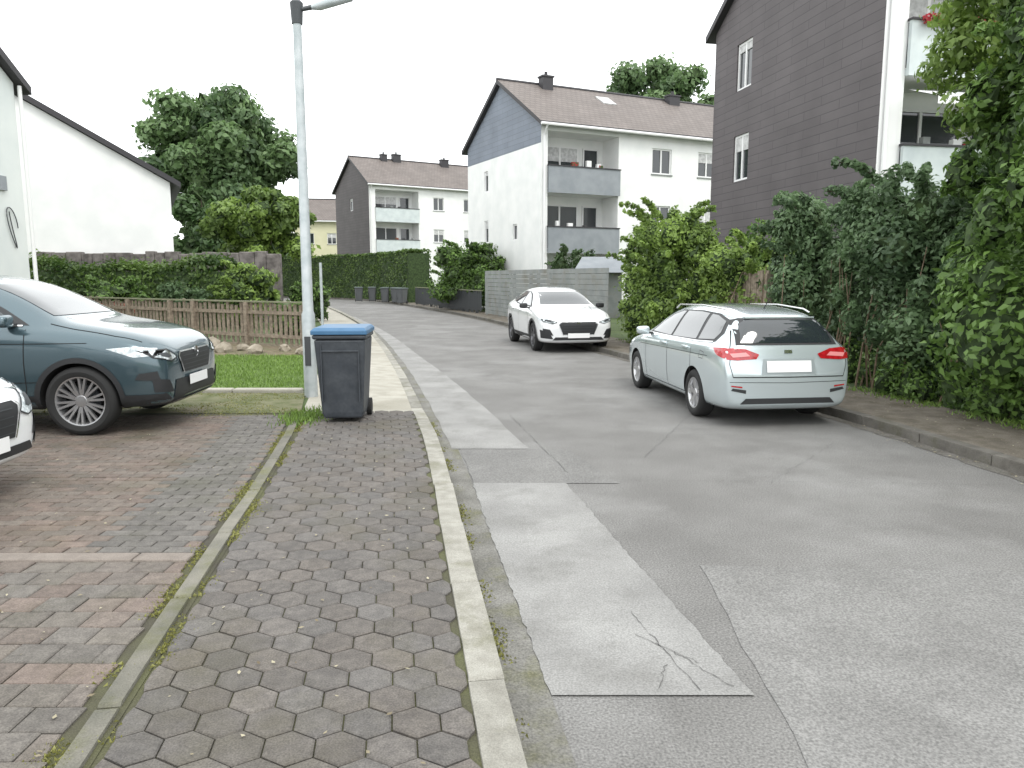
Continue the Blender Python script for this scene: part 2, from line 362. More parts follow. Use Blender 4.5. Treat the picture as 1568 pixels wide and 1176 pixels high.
mesh_obj('soil_bed',[(-14,15.7,.116),(-4.2,15.7,.116),(-4.7,18.2,.116),(-14,22,.116)],[(0,1,2,3)],m_soil)
mesh_obj('mossy_ground',[(-9,9.0,.118),(DX(9)+.1,9.0,.118),(-2.95,10.6,.118),(-9,10.6,.118)],[(0,1,2,3)],M('moss',(.08,.095,.03),(.15,.15,.08),scale=5,rough=.95,bump=.5,bscale=90,c3=(.2,.175,.12),scale2=1.4,grain=.25))
mb=MB(); x=-9
while x<-3.0: mb.box(x,min(x+.98,-3.0),10.62,10.78,.05,.17); x+=1
mb.build('lawn_edging',[m_slab],bevel=.02)
bm=bmesh.new(); rr_=np.random.default_rng(3)
for (x,y,s) in ((-4.1,16.4,.22),(-4.5,16.1,.15),(-4.35,16.9,.25),(-5.6,16.3,.17),(-6.4,16.6,.2),(-6.9,17.1,.26),(-6.1,17.0,.14),(-5.1,16.8,.13)):
    g=bmesh.ops.create_icosphere(bm,subdivisions=2,radius=s,matrix=Matrix.Translation((x,y,.12+s*.4)))
    for v in g['verts']: v.co+=Vector(rr_.normal(size=3))*s*.1; v.co.z=.1+(v.co.z-.1)*.8
me=bpy.data.meshes.new('garden_rocks'); bm.to_mesh(me); bm.free(); me.materials.append(M('sandstone',(.22,.19,.145),(.34,.3,.24),scale=5,rough=.9,bump=.5,grain=.2)); link(bpy.data.objects.new('garden_rocks',me))
# ---------------------------------------------------------------- foliage
def leaf_mesh(name,C,n,size,mat,seed=0,parent=None,shell=.3,core=True,nz=.5,elong=1.9,corescale=.58,zmin=None,name_core='foliage_core'):
    r=np.random.default_rng(seed); C=np.array(C,float)
    wgt=(C[:,3]*C[:,4]+C[:,4]*C[:,5]+C[:,3]*C[:,5])**.82; wgt/=wgt.sum()
    idx=r.choice(len(C),n,p=wgt)
    d=r.normal(size=(n,3)); d/=np.linalg.norm(d,axis=1)[:,None]
    rr=1-np.abs(r.normal(size=n))*shell; rr=np.clip(rr,.1,1.15)+r.normal(size=n)*.08
    sh=r.random(n)<.07; rr=np.where(sh,rr+r.uniform(0,.35,n),rr)
    c=C[idx]; p=c[:,:3]+d*c[:,3:]*rr[:,None]
    nrm=d+r.normal(size=(n,3))*nz+np.array([0,0,.25]); nrm/=np.linalg.norm(nrm,axis=1)[:,None]
    t=np.cross(nrm,r.normal(size=(n,3))); t/=np.linalg.norm(t,axis=1)[:,None]; b=np.cross(nrm,t)
    s=size*r.uniform(.55,1.4,n)
    t=t*(s*.5*elong**.5)[:,None]; b=b*(s*.5/elong**.5)[:,None]
    bend=nrm*(s*.14)[:,None]
    V=np.stack([p-t,p-b+bend,p+t,p+b+bend],1).reshape(-1,3)
    F=np.arange(n*4).reshape(n,4)
    ct=r.uniform(.05,.95,len(C))
    tint=np.clip(ct[idx]*.65+r.uniform(0,.5,n)*.8+ .08*d[:,2],0,1)  # random tone, plus painted top light: upper leaves of each clump lighter
    if zmin is not None:
        ok=V.reshape(n,4,3)[:,:,2].min(1)>zmin
        V=V.reshape(n,4,3)[ok].reshape(-1,3); F=np.arange(ok.sum()*4).reshape(-1,4); tint=tint[ok]
    o=mesh_obj(name,V,F,mat,parent,False,None,tint)
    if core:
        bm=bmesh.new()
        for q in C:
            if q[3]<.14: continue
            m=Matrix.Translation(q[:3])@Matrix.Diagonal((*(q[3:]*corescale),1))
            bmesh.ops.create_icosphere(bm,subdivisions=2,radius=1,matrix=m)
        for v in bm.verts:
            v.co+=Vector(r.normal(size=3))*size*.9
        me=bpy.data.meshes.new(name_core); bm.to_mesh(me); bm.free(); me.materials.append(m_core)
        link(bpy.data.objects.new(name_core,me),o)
    return o
def bush(name,cx,cy,rx,ry,h,n,size,mat,seed,k=22,z0=.1,cr=(.26,.42),shoots=16,sl=.8):
    r=np.random.default_rng(seed); C=[]
    for i in range(k):
        a=r.uniform(0,2*math.pi); q=r.uniform(.1,.85)**.6; zz=r.uniform(.08,.88)
        sc=math.sqrt(max(.1,1-(max(0,zz-.35)/.75)**2))
        f=r.uniform(*cr)
        C.append((cx+rx*q*math.cos(a)*sc*.8,cy+ry*q*math.sin(a)*sc*.8,z0+h*zz,rx*f*1.1,ry*f,min(h*.2,h*f*.42)))
    C.append((cx,cy,z0+h*.4,rx*.62,ry*.62,h*.4))
    for j in range(k):
        a=r.uniform(0,2*math.pi); zz=r.uniform(.2,.98); sc=math.sqrt(max(.1,1-(max(0,zz-.3)/.8)**2))
        C.append((cx+rx*math.cos(a)*sc*.9,cy+ry*math.sin(a)*sc*.9,z0+h*zz*.97,rx*r.uniform(.09,.16),ry*.12,h*r.uniform(.04,.09)))
    tw=MB()
    for j in range(shoots):
        a=r.uniform(0,2*math.pi); zz=r.uniform(.45,.95); sc=math.sqrt(max(.1,1-(max(0,zz-.3)/.8)**2))
        p=np.array([cx+rx*math.cos(a)*sc*.7,cy+ry*math.sin(a)*sc*.7,z0+h*zz]); v=np.array([math.cos(a)*r.uniform(.2,.6),math.sin(a)*r.uniform(.2,.6),r.uniform(.5,1.1)]); v/=np.linalg.norm(v)
        L=sl*r.uniform(.5,1.2)*min(1,h/3.2); pts=[]
        for s in np.linspace(0,1,7):
            q=p+v*L*s+np.array([math.cos(a)*.25,math.sin(a)*.25,-.45])*L*s*s; pts.append(tuple(q))
            if s>.15: C.append((*q,.085*(1.25-s*.6),.085*(1.25-s*.6),.075))
        tw.tube(pts,[.008]*7,4)
    o=leaf_mesh(name,C,n,size,mat,seed,zmin=z0-.05)
    tw.build('twigs',m_bark,o)
    return o
def tree(name,x,y,h,cr,cz0,n,size,mat,seed,k=45,trunk=.25,core=False,squash=1.):
    r=np.random.default_rng(seed); e=empty(name,(x,y,0)); C=[]
    cc=(h+cz0)/2; ch=(h-cz0)/2
    for i in range(k):
        d=r.normal(size=3); d/=np.linalg.norm(d); q=r.uniform(.35,.92)
        f=r.uniform(.11,.28)
        C.append((d[0]*cr*q,d[1]*cr*q*squash,cc+d[2]*ch*q,cr*f,cr*f,ch*f*.8))
    C.append((0,0,cc,cr*.5,cr*.5*squash,ch*.5))
    leaf_mesh('crown_leaves',C,n,size,mat,seed,parent=e,core=core,shell=.35,corescale=.48)
    mb=MB(); mb.tube([(0,0,0),(.05*h*.1,0,cz0*.6),(0,.02,cz0*1.05),(.1,0,cc)],[trunk,trunk*.75,trunk*.6,trunk*.3],10)
    for i in range(9):
        c=C[r.integers(len(C))]; mb.tube([(0,0,cz0*r.uniform(.75,1.1)),(c[0]*.4,c[1]*.4,(c[2]+cz0)/2-.1),(c[0]*.9,c[1]*.9,c[2])],[trunk*.35,trunk*.22,trunk*.06],6)
    mb.build('trunk',m_bark,e,True)
    return e
bush('large_shrub',6.55,8.6,1.5,1.9,5.3,56000,.08,lf_mid,1,k=36,shoots=34,sl=1.0)
bush('large_shrub',6.7,5.6,1.5,1.9,5.8,22000,.09,lf_yel,2,k=26)
bush('large_shrub',5.95,11.3,1.05,1.5,3.3,42000,.065,lf_blue,3,k=28,shoots=34)
bush('large_shrub',5.75,13.7,1.15,1.5,3.1,32000,.07,lf_blue,4,k=26,shoots=30)
bush('large_shrub',7.9,11.2,1.5,1.8,3.8,15000,.09,lf_mid,41,k=24,shoots=26)
bush('garden_shrub',5.2,16.2,1.2,1.3,2.5,20000,.07,lf_yel,5,shoots=24)
bush('garden_shrub',3.85,18.7,1.2,1.7,3.35,34000,.075,lf_yel,6,k=28,shoots=30)
bush('garden_shrub',6.6,18.6,1.3,1.4,3.1,9000,.09,lf_mid,7)
bush('garden_shrub',-2.3,39.5,2.2,2.2,3.5,18000,.12,lf_mid,8,k=28,shoots=26)
bush('garden_shrub',-.9,36.6,1.0,1.0,2.0,4500,.1,lf_mid,9)
bush('garden_shrub',2.7,34,1.0,.8,3.0,4500,.1,lf_dark,10)
tree('young_tree',6.9,9.4,6.8,1.75,2.6,24000,.085,lf_yel,11,k=60,trunk=.08)
# dry woody stems visible at the shrub bases
mb=MB()
for i in range(46):
    y=random.uniform(6.5,15.5); x=RX(y)+random.uniform(1.55,1.9); h=random.uniform(.8,2.2)
    mb.tube([(x,y,.08),(x+random.uniform(-.1,.2),y+random.uniform(-.15,.15),h*.5),(x+random.uniform(0,.4),y+random.uniform(-.3,.3),h)],[.018,.013,.006],5)
mb.build('shrub_stems',M('dry_stem',(.12,.085,.055),(.2,.15,.1),scale=10,rough=.9))
C=[]
for y in np.arange(4,16,.3): C.append((RX(y)+1.72+random.uniform(-.2,.25),y,.2+random.uniform(0,.2),random.uniform(.15,.35),random.uniform(.15,.3),random.uniform(.15,.5)))
leaf_mesh('low_hedge_plants',C,14000,.055,lf_mid,12,zmin=.08)
def hedge(name,P,w,h,n,size,mat,seed,z0=.1,rag_=.05):
    r=np.random.default_rng(seed); P=np.array(P,float)
    seg=np.linalg.norm(np.diff(P,axis=0),axis=1); D=np.concatenate([[0],np.cumsum(seg)])
    s=r.uniform(0,D[-1],n); px=np.interp(s,D,P[:,0]); py=np.interp(s,D,P[:,1])
    k=np.clip(np.searchsorted(D,s)-1,0,len(seg)-1); T=(P[k+1]-P[k])/seg[k][:,None]; Nn=np.stack([-T[:,1],T[:,0]],1)
    face=r.random(n); side=np.where(face<.42,-1,np.where(face<.62,1,0)); top=side==0
    o_=np.where(top,r.uniform(-w/2,w/2,n),side*w/2)+r.normal(size=n)*.06
    zz=np.where(top,h,r.uniform(0,h,n))+np.abs(r.normal(size=n))*rag_*np.where(top,1,.3)+(np.sin(s*2.1)+np.sin(s*.9+1))*rag_*.8
    p=np.stack([px+Nn[:,0]*o_,py+Nn[:,1]*o_,z0+np.clip(zz,0,None)],1)
    nr=np.where(top[:,None],np.array([0,0,1.]),np.stack([Nn[:,0]*side,Nn[:,1]*side,np.zeros(n)],1))+r.normal(size=(n,3))*.5
    nr/=np.linalg.norm(nr,axis=1)[:,None]
    t=np.cross(nr,r.normal(size=(n,3))); t/=np.linalg.norm(t,axis=1)[:,None]; b=np.cross(nr,t); sz=size*r.uniform(.6,1.3,n)
    t*=(sz*.65)[:,None]; b*=(sz*.38)[:,None]
    V=np.stack([p-t,p-b,p+t,p+b],1).reshape(-1,3)
    tint=np.clip(.38+.2*np.sin(s*1.3+zz*2)+.12*np.sin(s*3.1-zz*4)+r.uniform(-.3,.4,n),0,1)
    o=mesh_obj(name,V,np.arange(n*4).reshape(n,4),mat,None,False,None,tint)
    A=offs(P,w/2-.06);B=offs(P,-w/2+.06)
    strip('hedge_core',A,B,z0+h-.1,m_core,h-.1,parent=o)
    return o
hedge('tall_hedge',[(-6.2,50.5),(-9.3,57),(-13.6,62.6),(-20,67.5)],1.6,3.35,30000,.14,lf_hedge,20)
hedge('garden_hedge',[(-9.6,25.9),(-12,26.2),(-22,27)],1.4,1.95,26000,.11,lf_hedge,21,rag_=.13)
bush('garden_shrub',-8.6,24.8,1.0,1.0,2.1,6000,.09,lf_yel,22)
bush('garden_shrub',-15.6,22.9,1.0,1.2,2.1,5500,.09,lf_yel,23)
bush('garden_shrub',-12.6,23.9,1.2,.9,1.6,5000,.09,lf_mid,24)
bush('garden_shrub',-10.6,24.4,.7,.7,1.5,3500,.09,lf_blue,27)
bush('garden_shrub',-6.2,21,.6,.6,.9,1800,.08,lf_mid,25)
bush('garden_shrub',-7.6,28.5,.8,.8,1.4,2500,.09,lf_mid,28)
bush('red_leaved_shrub',-12.0,22.6,.7,.5,.9,2500,.07,leafmat('red_leaves',(.12,.03,.02),(.4,.1,.06)),26)
tree('round_maple_tree',-10.9,33,6.1,2.25,1.9,24000,.17,lf_yel,30,k=60,trunk=.16,core=True)
tree('large_oak_tree',-23.5,62,16.2,6.8,5,36000,.38,lf_hazed,31,k=110,trunk=.5,core=True)
tree('dark_tree',-19.5,50,8.2,3.2,1,10000,.3,lf_dark,32,k=30,trunk=.25,core=True)
tree('large_oak_tree',14.5,78,23.3,7.3,9,26000,.42,lf_hazed,33,k=90,trunk=.5,core=True)
tree('large_oak_tree',21,76,21,5.5,9,12000,.42,lf_hazed,34,k=50,trunk=.5,core=True)
C=[]
r_=np.random.default_rng(5)
for i in range(60):
    x=-75+i*2.6+r_.uniform(-1,1); C.append((x,112+r_.uniform(-5,5),r_.uniform(1.5,4.5),3,3,r_.uniform(2.5,4)))
leaf_mesh('distant_trees',C,26000,.6,lf_hazed,40)
# ---------------------------------------------------------------- grass
def grass(name,pts,h,mat,seed):
    r=np.random.default_rng(seed); p=np.array(pts); n=len(p)
    a=r.uniform(0,2*math.pi,n); w=.006+r.uniform(0,.006,n); hh=h*r.uniform(.3,1.2,n); ln=r.normal(size=(n,2))*.4*hh[:,None]
    d=np.stack([np.cos(a)*w,np.sin(a)*w,np.zeros(n)],1)
    V=np.stack([p-d,p+d,p+np.stack([ln[:,0],ln[:,1],hh],1)],1).reshape(-1,3)
    return mesh_obj(name,V,np.arange(n*3).reshape(n,3),mat,None,False,None,r.uniform(.2,1,n))
lf_grass=leafmat('grass_blades',(.06,.11,.02),(.22,.34,.07),.25)
pts=[]
for i in range(24000):
    y=random.uniform(10.85,15.8); pts.append((random.uniform(-8.5,-3.0-(y-10.9)*.23),y,.115))
grass('lawn_grass',pts,.055,lf_grass,1)
pts=[]
for i in range(5000):
    y=random.uniform(8.6,10.6); x=random.uniform(-6,DX(y)+.12)
    if math.sin(x*3.1)+math.sin(y*5.3+x)>-.2: pts.append((x,y,.118))
def along(f,y0,y1,n,w,thr=.0,ph=0):
    out=[]
    for i in range(n):
        y=random.uniform(y0,y1)
        if math.sin(y*3.7+ph)+math.sin(y*9.1+ph*2)+random.uniform(-.6,.6)>thr: out.append((f(y)+random.gauss(0,w),y))
    return out
pts+=[(x,y,.118) for x,y in along(lambda y:DX(y)+.02,1.5,8.7,5200,.04,.1)]
pts+=[(x,y,.116) for x,y in along(lambda y:DX(y)+.17,1.5,8.7,4600,.035,.3,2)]
pts+=[(x,y,.004) for x,y in along(lambda y:LX(y)+.03,1.5,9,3600,.03,.4,1)]
grass('weeds_grass',pts,.013,leafmat('weed_blades',(.12,.12,.035),(.28,.28,.08),.2),2)
pts=[(x,y,.1) for x,y in along(lambda y:RX(y)+1.45,4,20,6000,.12,-.5,1)]
pts+=[(random.gauss(-2.45,.13),random.gauss(8.7,.25),.12) for i in range(900)]
grass('verge_grass',pts,.06,lf_grass,3)
V=[]
for i in range(1700):
    z=.13; 
    if i<110: y=random.uniform(2,8.5); x=LX(y)-random.uniform(.2,1.4)
    elif i<380: y=random.uniform(2,8.5); x=DX(y)-random.uniform(0,5)
    elif i<1400: y=random.uniform(4,18); x=RX(y)+abs(random.gauss(.9,.4)); z=.118
    else: y=random.uniform(4,18); x=RX(y)-abs(random.gauss(0,.12))-.02; z=.01
    a=random.uniform(0,6.3); s=random.uniform(.006,.018)
    for k in range(4):
        V.append((x+s*math.cos(a+k*1.57)*(1 if k%2 else .5),y+s*math.sin(a+k*1.57)*(1 if k%2 else .5),z+random.uniform(0,.006)))
mesh_obj('fallen_leaves',np.array(V),np.arange(len(V)).reshape(-1,4),leafmat('dry_leaf',(.1,.07,.03),(.42,.38,.26),.1),None,False,None,rng.random(len(V)//4))
# ---------------------------------------------------------------- buildings
def holes_wall(mb,x0,x1,z0,z1,holes,mp,mi=0,mi_rev=None):
    xs=sorted({x0,x1,*[h[0] for h in holes],*[h[1] for h in holes]}); zs=sorted({z0,z1,*[h[2] for h in holes],*[h[3] for h in holes]})
    for a,b in zip(xs[:-1],xs[1:]):
        for c,d in zip(zs[:-1],zs[1:]):
            mx,mz=(a+b)/2,(c+d)/2
            if any(h[0]<mx<h[1] and h[2]<mz<h[3] for h in holes): continue
            mb.quad(mp(a,c,0),mp(b,c,0),mp(b,d,0),mp(a,d,0),mi)
    for h in holes:
        a,b,c,d,dep=h[:5]; r=mi if mi_rev is None else mi_rev
        mb.quad(mp(a,c,0),mp(a,c,dep),mp(a,d,dep),mp(a,d,0),r); mb.quad(mp(b,c,0),mp(b,c,dep),mp(b,d,dep),mp(b,d,0),r)
        mb.quad(mp(a,c,0),mp(b,c,0),mp(b,c,dep),mp(a,c,dep),r); mb.quad(mp(a,d,0),mp(b,d,0),mp(b,d,dep),mp(a,d,dep),r)
def window(mb,a,b,c,d,mp,dep,split=True,blind=0):
    def bx(x0,x1,z0,z1,y0,y1,mi):
        p=[mp(x,z,y) for x in (x0,x1) for z in (z0,z1) for y in (y0,y1)]
        X=[q[0] for q in p];Y=[q[1] for q in p];Z=[q[2] for q in p]; mb.box(min(X),max(X),min(Y),max(Y),min(Z),max(Z),mi)
    f=.07; e=.002
    bx(a+e,b-e,c+e,c+f,dep-.05,dep+.02,0); bx(a+e,b-e,d-f,d-e,dep-.05,dep+.02,0)
    bx(a+e,a+f,c+f,d-f,dep-.05,dep+.02,0); bx(b-f,b-e,c+f,d-f,dep-.05,dep+.02,0)
    if split: m=(a+b)/2; bx(m-.04,m+.04,c+f,d-f,dep-.045,dep+.015,0)
    mb.quad(mp(a,c,dep),mp(b,c,dep),mp(b,d,dep),mp(a,d,dep),1)
    if blind: bx(a+f,b-f,d-f-(d-c)*blind,d-f,dep-.035,dep-.01,2)
def block(name,loc,rz,L,W,eave,ridge,holes,bal,gw,wall,gable,gable_top=None,top_z=None,roof=m_roof,parm=m_par,chim=(),sky=(),floors=(5.9,3.1,.3),pipe=True):
    e=empty(name,loc,rz)
    mats=[wall,gable,gable_top or gable]
    mb=MB(); wb=MB(); bb=MB()
    fm=lambda x,z,d:(x,d,z); gm=lambda y,z,d:(d,y,z)
    hs=[(a,b,c,d,.13) for a,b,c,d in holes]
    for (a,b) in bal:
        for fl in floors: hs.append((a,b,fl,min(fl+2.62,eave-.12),1.45))
    holes_wall(mb,0,L,0,eave,hs,fm,0)
    for i,(a,b,c,d) in enumerate(holes): 
        window(wb,a,b,c,d,fm,.12,True,[0,.35,0,.5,.2][i%5]); bb.box(a-.05,b+.05,-.05,-.003,c-.06,c-.002,4)
    for (a,b) in bal:
        for j,fl in enumerate(floors):
            top=min(fl+2.62,eave-.12)
            mb.quad((a,1.45,fl),(b,1.45,fl),(b,1.45,top),(a,1.45,top),0)
            w1=a+.35; w2=a+(b-a)*.62
            bb.box(w1,w2,1.38,1.44,fl+.02,fl+2.2,3); window(wb,w1,w2,fl+.02,fl+2.2,fm,1.36,True,[.3,0,.6][j%3])
            window(wb,w2+.3,b-.3,fl+.9,fl+2.2,fm,1.42,False,.0)
            bb.box(a-.02,b+.02,-.16,-.06,fl-.2,fl+1.02,0)
            bb.box(a-.04,b+.04,-.2,-.02,fl+1.02,fl+1.07,1)
            bb.box(a,b,-.06,0.0,fl-.18,fl-.02,0)
            for q in range(4):
                xx=a+.3+random.random()*(b-a-.8); hh=random.uniform(.95,1.45); bb.box(xx,xx+random.uniform(.12,.4),.3,.45,fl,fl+hh,random.choice([1,3,4,2]))
    gh=[(a,b,c,d,.11) for a,b,c,d in gw]
    if top_z: 
        holes_wall(mb,0,W,0,top_z,gh,gm,1); mb.quad((0,0,top_z),(0,W,top_z),(0,W,eave),(0,0,eave),2)
    else: holes_wall(mb,0,W,0,eave,gh,gm,1)
    mb.poly([(0,0,eave),(0,W,eave),(0,W/2,ridge)],2)
    for i,(a,b,c,d) in enumerate(gw): 
        window(wb,a,b,c,d,gm,.1,b-a>.8,[.15,.3,0][i%3])
    mb.quad((0,W,0),(L,W,0),(L,W,eave),(0,W,eave),0); mb.quad((L,0,0),(L,W,0),(L,W,eave),(L,0,eave),1); mb.poly([(L,0,eave),(L,W,eave),(L,W/2,ridge)],2)
    mb.build('walls',mats,e)
    wb.build('windows',[m_trimw,m_glass,m_curt],e)
    if bb.f: bb.build('balconies',[parm,m_trim,lf_flower,m_white,m_greyf],e)
    sl=(ridge-eave)/(W/2); ov=.38; t=.2
    rb=MB()
    pr=[(-ov,eave-ov*sl+.03),(W/2,ridge+.03),(W+ov,eave-ov*sl+.03),(W+ov,eave-ov*sl+.03+t),(W/2,ridge+.03+t*1.1),(-ov,eave-ov*sl+.03+t)]
    x0,x1=-.22,L+.22
    rb.poly([(x0,*p) for p in pr],1); rb.poly([(x1,*p) for p in pr],1)
    for i in range(6):
        a=pr[i];b=pr[(i+1)%6]; rb.quad((x0,*a),(x1,*a),(x1,*b),(x0,*b),0 if i in(3,4) else 1)
    rb.build('roof',[roof,m_trim],e)
    tb=MB()
    zg=eave-ov*sl+.1; tb.tube([(x0,-ov-.06,zg),(x1,-ov-.06,zg-.02)],[.07,.07],8,0)
    tb.tube([(x0-.015,W/2,ridge+.25),(x1+.015,W/2,ridge+.25)],[.09,.09],8,1)
    if pipe: tb.tube([(.13,-ov,zg-.05),(.13,-.09,zg-.45),(.13,-.09,0)],[.055,.055,.055],8,0)
    for (cx,cy,s,h) in chim:
        zr=eave+sl*min(cy,W-cy); tb.box(cx-s,cx+s,cy-.25,cy+.25,zr-.2,zr+h,1); tb.box(cx-s-.05,cx+s+.05,cy-.3,cy+.3,zr+h,zr+h+.08,1)
        tb.tube([(cx,cy,zr+h),(cx,cy,zr+h+.3)],[.09,.09],8,1)
    for (cx,cy) in sky:
        zr=eave+sl*cy+.25; a=math.atan(sl); mt=Matrix.Translation((cx,cy,zr))@Matrix.Rotation(a,4,'X'); tb.box(-.4,.4,-.5,.5,-.02,.05,2,mt)
    tb.build('roof_fittings',[m_trimw,m_trim,m_curt],e,False)
    return e
lf_flower=M('balcony_flowers',(.05,.09,.03),(.3,.03,.03),scale=9,rough=.8,contrast=(.45,.55))
block('white_apartment_building',(1.35,36,0),rad(26),20,8.8,8.85,11.45,
    holes=[(6.3,7.5,6.9,8.15),(9.2,10.4,6.9,8.15),(6.3,7.5,4.1,5.35),(9.2,10.4,4.1,5.35),(13,14.2,6.9,8.15),(13,14.2,4.1,5.35)],
    bal=[(.35,4.3)],gw=[(6.0,6.5,6.3,7.4),(6.0,6.5,3.6,4.8),(2.5,3.0,3.6,4.4)],wall=m_white,gable=m_white,gable_top=m_blue,top_z=7.95,
    chim=[(2.4,4.0,.3,.75),(10.5,4.0,.35,.6)],sky=[(5.5,3.1),(16,3.0)])
block('clad_apartment_building',(-12.65,68,0),rad(32),20,8.8,10.0,12.6,
    holes=[(6.3,7.4,7.9,9.1),(6.3,7.4,5.0,6.2),(9.5,10.6,7.9,9.1),(9.5,10.6,5,6.2)],bal=[(.6,4.8)],gw=[(4,4.8,7.9,9)],wall=m_white,gable=m_dark,
    chim=[(4.5,4.2,.4,.8),(3.2,4.2,.3,.7),(9.5,4.0,.4,.8)],floors=(6.9,4.1,1.3),parm=m_parw)
block('dark_clad_apartment_building',(8.6,18.3,0),rad(10.5),16,8.9,9.95,12.5,
    holes=[(6.5,7.8,7.6,9.0),(6.5,7.8,4.8,6.2)],bal=[(.6,5.0),(9,13)],gw=[(6.3,7.3,7.7,9.15),(6.3,7.3,4.85,6.3)],wall=m_white,gable=m_dark,roof=m_roofd,
    floors=(6.6,3.8,1.0),parm=m_parw)
e=bpy.data.objects['dark_clad_apartment_building']
mb=MB(); mb.quad((.8,0.1,6.15),(5.0,.1,6.15),(5.0,-.9,5.8),(.8,-.9,5.8)); mb.quad((.8,-.9,5.8),(5,-.9,5.8),(5,-.9,5.62),(.8,-.9,5.62)); mb.box(0.0,.5,-.02,-.005,0,9.5)
mb.build('awning',m_trimw,e)
r_=np.random.default_rng(9); C=[(x,-.3,7.62,.16,.12,.12) for x in np.arange(.9,4.8,.28)]
leaf_mesh('balcony_flower_boxes',C,1800,.06,leafmat('geranium',(.05,.1,.03),(.55,.05,.08)),9,parent=e,core=False)
block('white_gabled_house',(-27.9,36.2,0),rad(-64),12,10.4,5.4,8.35,holes=[],bal=[],gw=[],wall=m_white,gable=m_white,roof=m_roofd,pipe=False,chim=[(10.5,5.0,.3,.5)])
block('pale_yellow_house',(-24,84,0),rad(8),6,8,8.0,10.4,holes=[(1.2,2.2,5.4,6.6),(3.6,4.6,5.4,6.6)],bal=[],gw=[],wall=m_yel,gable=m_yel,roof=m_roof)
block('light_house',(-21.5,14.0,0),0,8.8,6,6.65,8.5,holes=[],bal=[],gw=[],wall=m_white2,gable=m_white2,roof=m_roofd,pipe=False)
e=bpy.data.objects['light_house']
mb=MB(); mb.tube([(8.9,6.08,0),(8.9,6.08,6.6)],[.05,.05],8); mb.box(8.803,8.87,5.05,5.3,3.9,4.25,1)
pp=[(8.84,5.4+.22*math.cos(a)*(1-a/14),3.0+.5*math.sin(a*.8)) for a in np.linspace(0,9,30)]; mb.tube(pp,[.014]*30,6,2)
mb.build('facade_fittings',[m_trimw,m_par,m_metald],e)
m_stone=M('rubble_stone',(.09,.08,.075),(.2,.18,.17),scale=5,rough=.95,bump=.8,bscale=9)
mb=MB(); x=-24
while x<-9: 
    w=random.uniform(.3,.6); mb.box(x,x+w-.01,27.9,28.2,.0,2.6+random.uniform(0,.12)); x+=w
mb.build('stone_wall',m_stone,bevel=.03)
mb=MB(); mb.quad((2.4,30.0,1.95),(4.9,30.7,1.95),(4.7,31.7,2.6),(2.9,31.4,2.6),1); mb.box(2.7,4.5,31,32.6,0,2.1,0)
mb.build('garden_shed',[m_greyf,m_par])
# ---------------------------------------------------------------- fences
def picket(name,P,h,pw,gap,mat,z0=.1,mode='v',rail=True,post=2.0):
    mb=MB(); P=np.array(P,float)
    for a,b in zip(P[:-1],P[1:]):
        L=np.linalg.norm(b-a); ang=math.atan2(b[1]-a[1],b[0]-a[0]); mt=Matrix.Translation((a[0],a[1],z0))@Matrix.Rotation(ang,4,'Z')
        if mode=='v':
            x=0
            while x<L: mb.box(x,x+pw,-.015,.015,.06,h+random.uniform(-.03,.03),0,mt@Matrix.Rotation(random.uniform(-.02,.02),4,'Y')); x+=pw+gap
            for z in (.25*h,.8*h): mb.box(0,L,.02,.06,z-.04,z+.04,0,mt)
        else:
            z=.06
            while z<h-.05: mb.box(0,L,-.012,.012,z,z+pw,0,mt); z+=pw+gap
        x=0
        while x<=L+.1: mb.box(x-.05,x+.05,.02,.12,0,h+.04,0 if mode=='v' else 1,mt); x+=post
        if rail: mb.box(0,L,-.03,.07,h+.035,h+.07,1,mt)
    return mb.build(name,[mat,m_greyf if mode!='v' else M('mossy_rail',(.15,.17,.09),(.23,.22,.16),scale=6,rough=.9)])
picket('wooden_fence',[(-4.75,17.5),(-9,20),(-15,24)],1.02,.085,.085,m_wood)
picket('grey_board_fence',[(-1.2,34),(.9,27.5),(2.9,22.8)],1.85,.16,.012,m_greyf,mode='h',rail=False)
picket('wooden_gate',[(4.6,16.9),(5.0,15.0)],1.75,.1,.02,m_wood,rail=False)
picket('dark_fence',[(-6.0,47),(-3.9,41),(-1.4,34.6)],1.0,.05,.06,m_metald)
# ---------------------------------------------------------------- street lamp
e=empty('street_lamp',(-2.8,10.35,.1)); hp=-.1
mb=MB(); mb.tube([(0,0,0),(0,0,1.15),(0,0,1.2),(0,0,5.2+hp)],[.092,.09,.072,.055],16)
mb.tube([(0,0,5.02+hp),(0,0,5.28+hp)],[.07,.085],14,1); mb.tube([(0,0,5.28+hp),(0,0,5.34+hp)],[.085,.03],14,1)
mb.box(-.04,.04,-.1,-.07,.45,.85,1)
mb.build('pole',[m_metal,m_metald],e,True,angle=40)
mb=MB(); mb.tube([(0.05,0,5.2+hp),(.3,-.02,5.24+hp),(.72,-.05,5.33+hp)],[.028,.035,.03],10)
mb.tube([(.2,-.02,5.22+hp),(.3,-.02,5.235+hp),(.72,-.05,5.33+hp),(.76,-.05,5.34+hp)],[.03,.055,.05,.02],10,1)
mb.build('lamp_arm',[m_metald,m_metal],e,True)
mb=MB(); mb.tube([(0,0,0),(0,0,1.9)],[.024,.024],8); mb.build('marker_post',m_metal).location=(-3.25,12.9,.1)
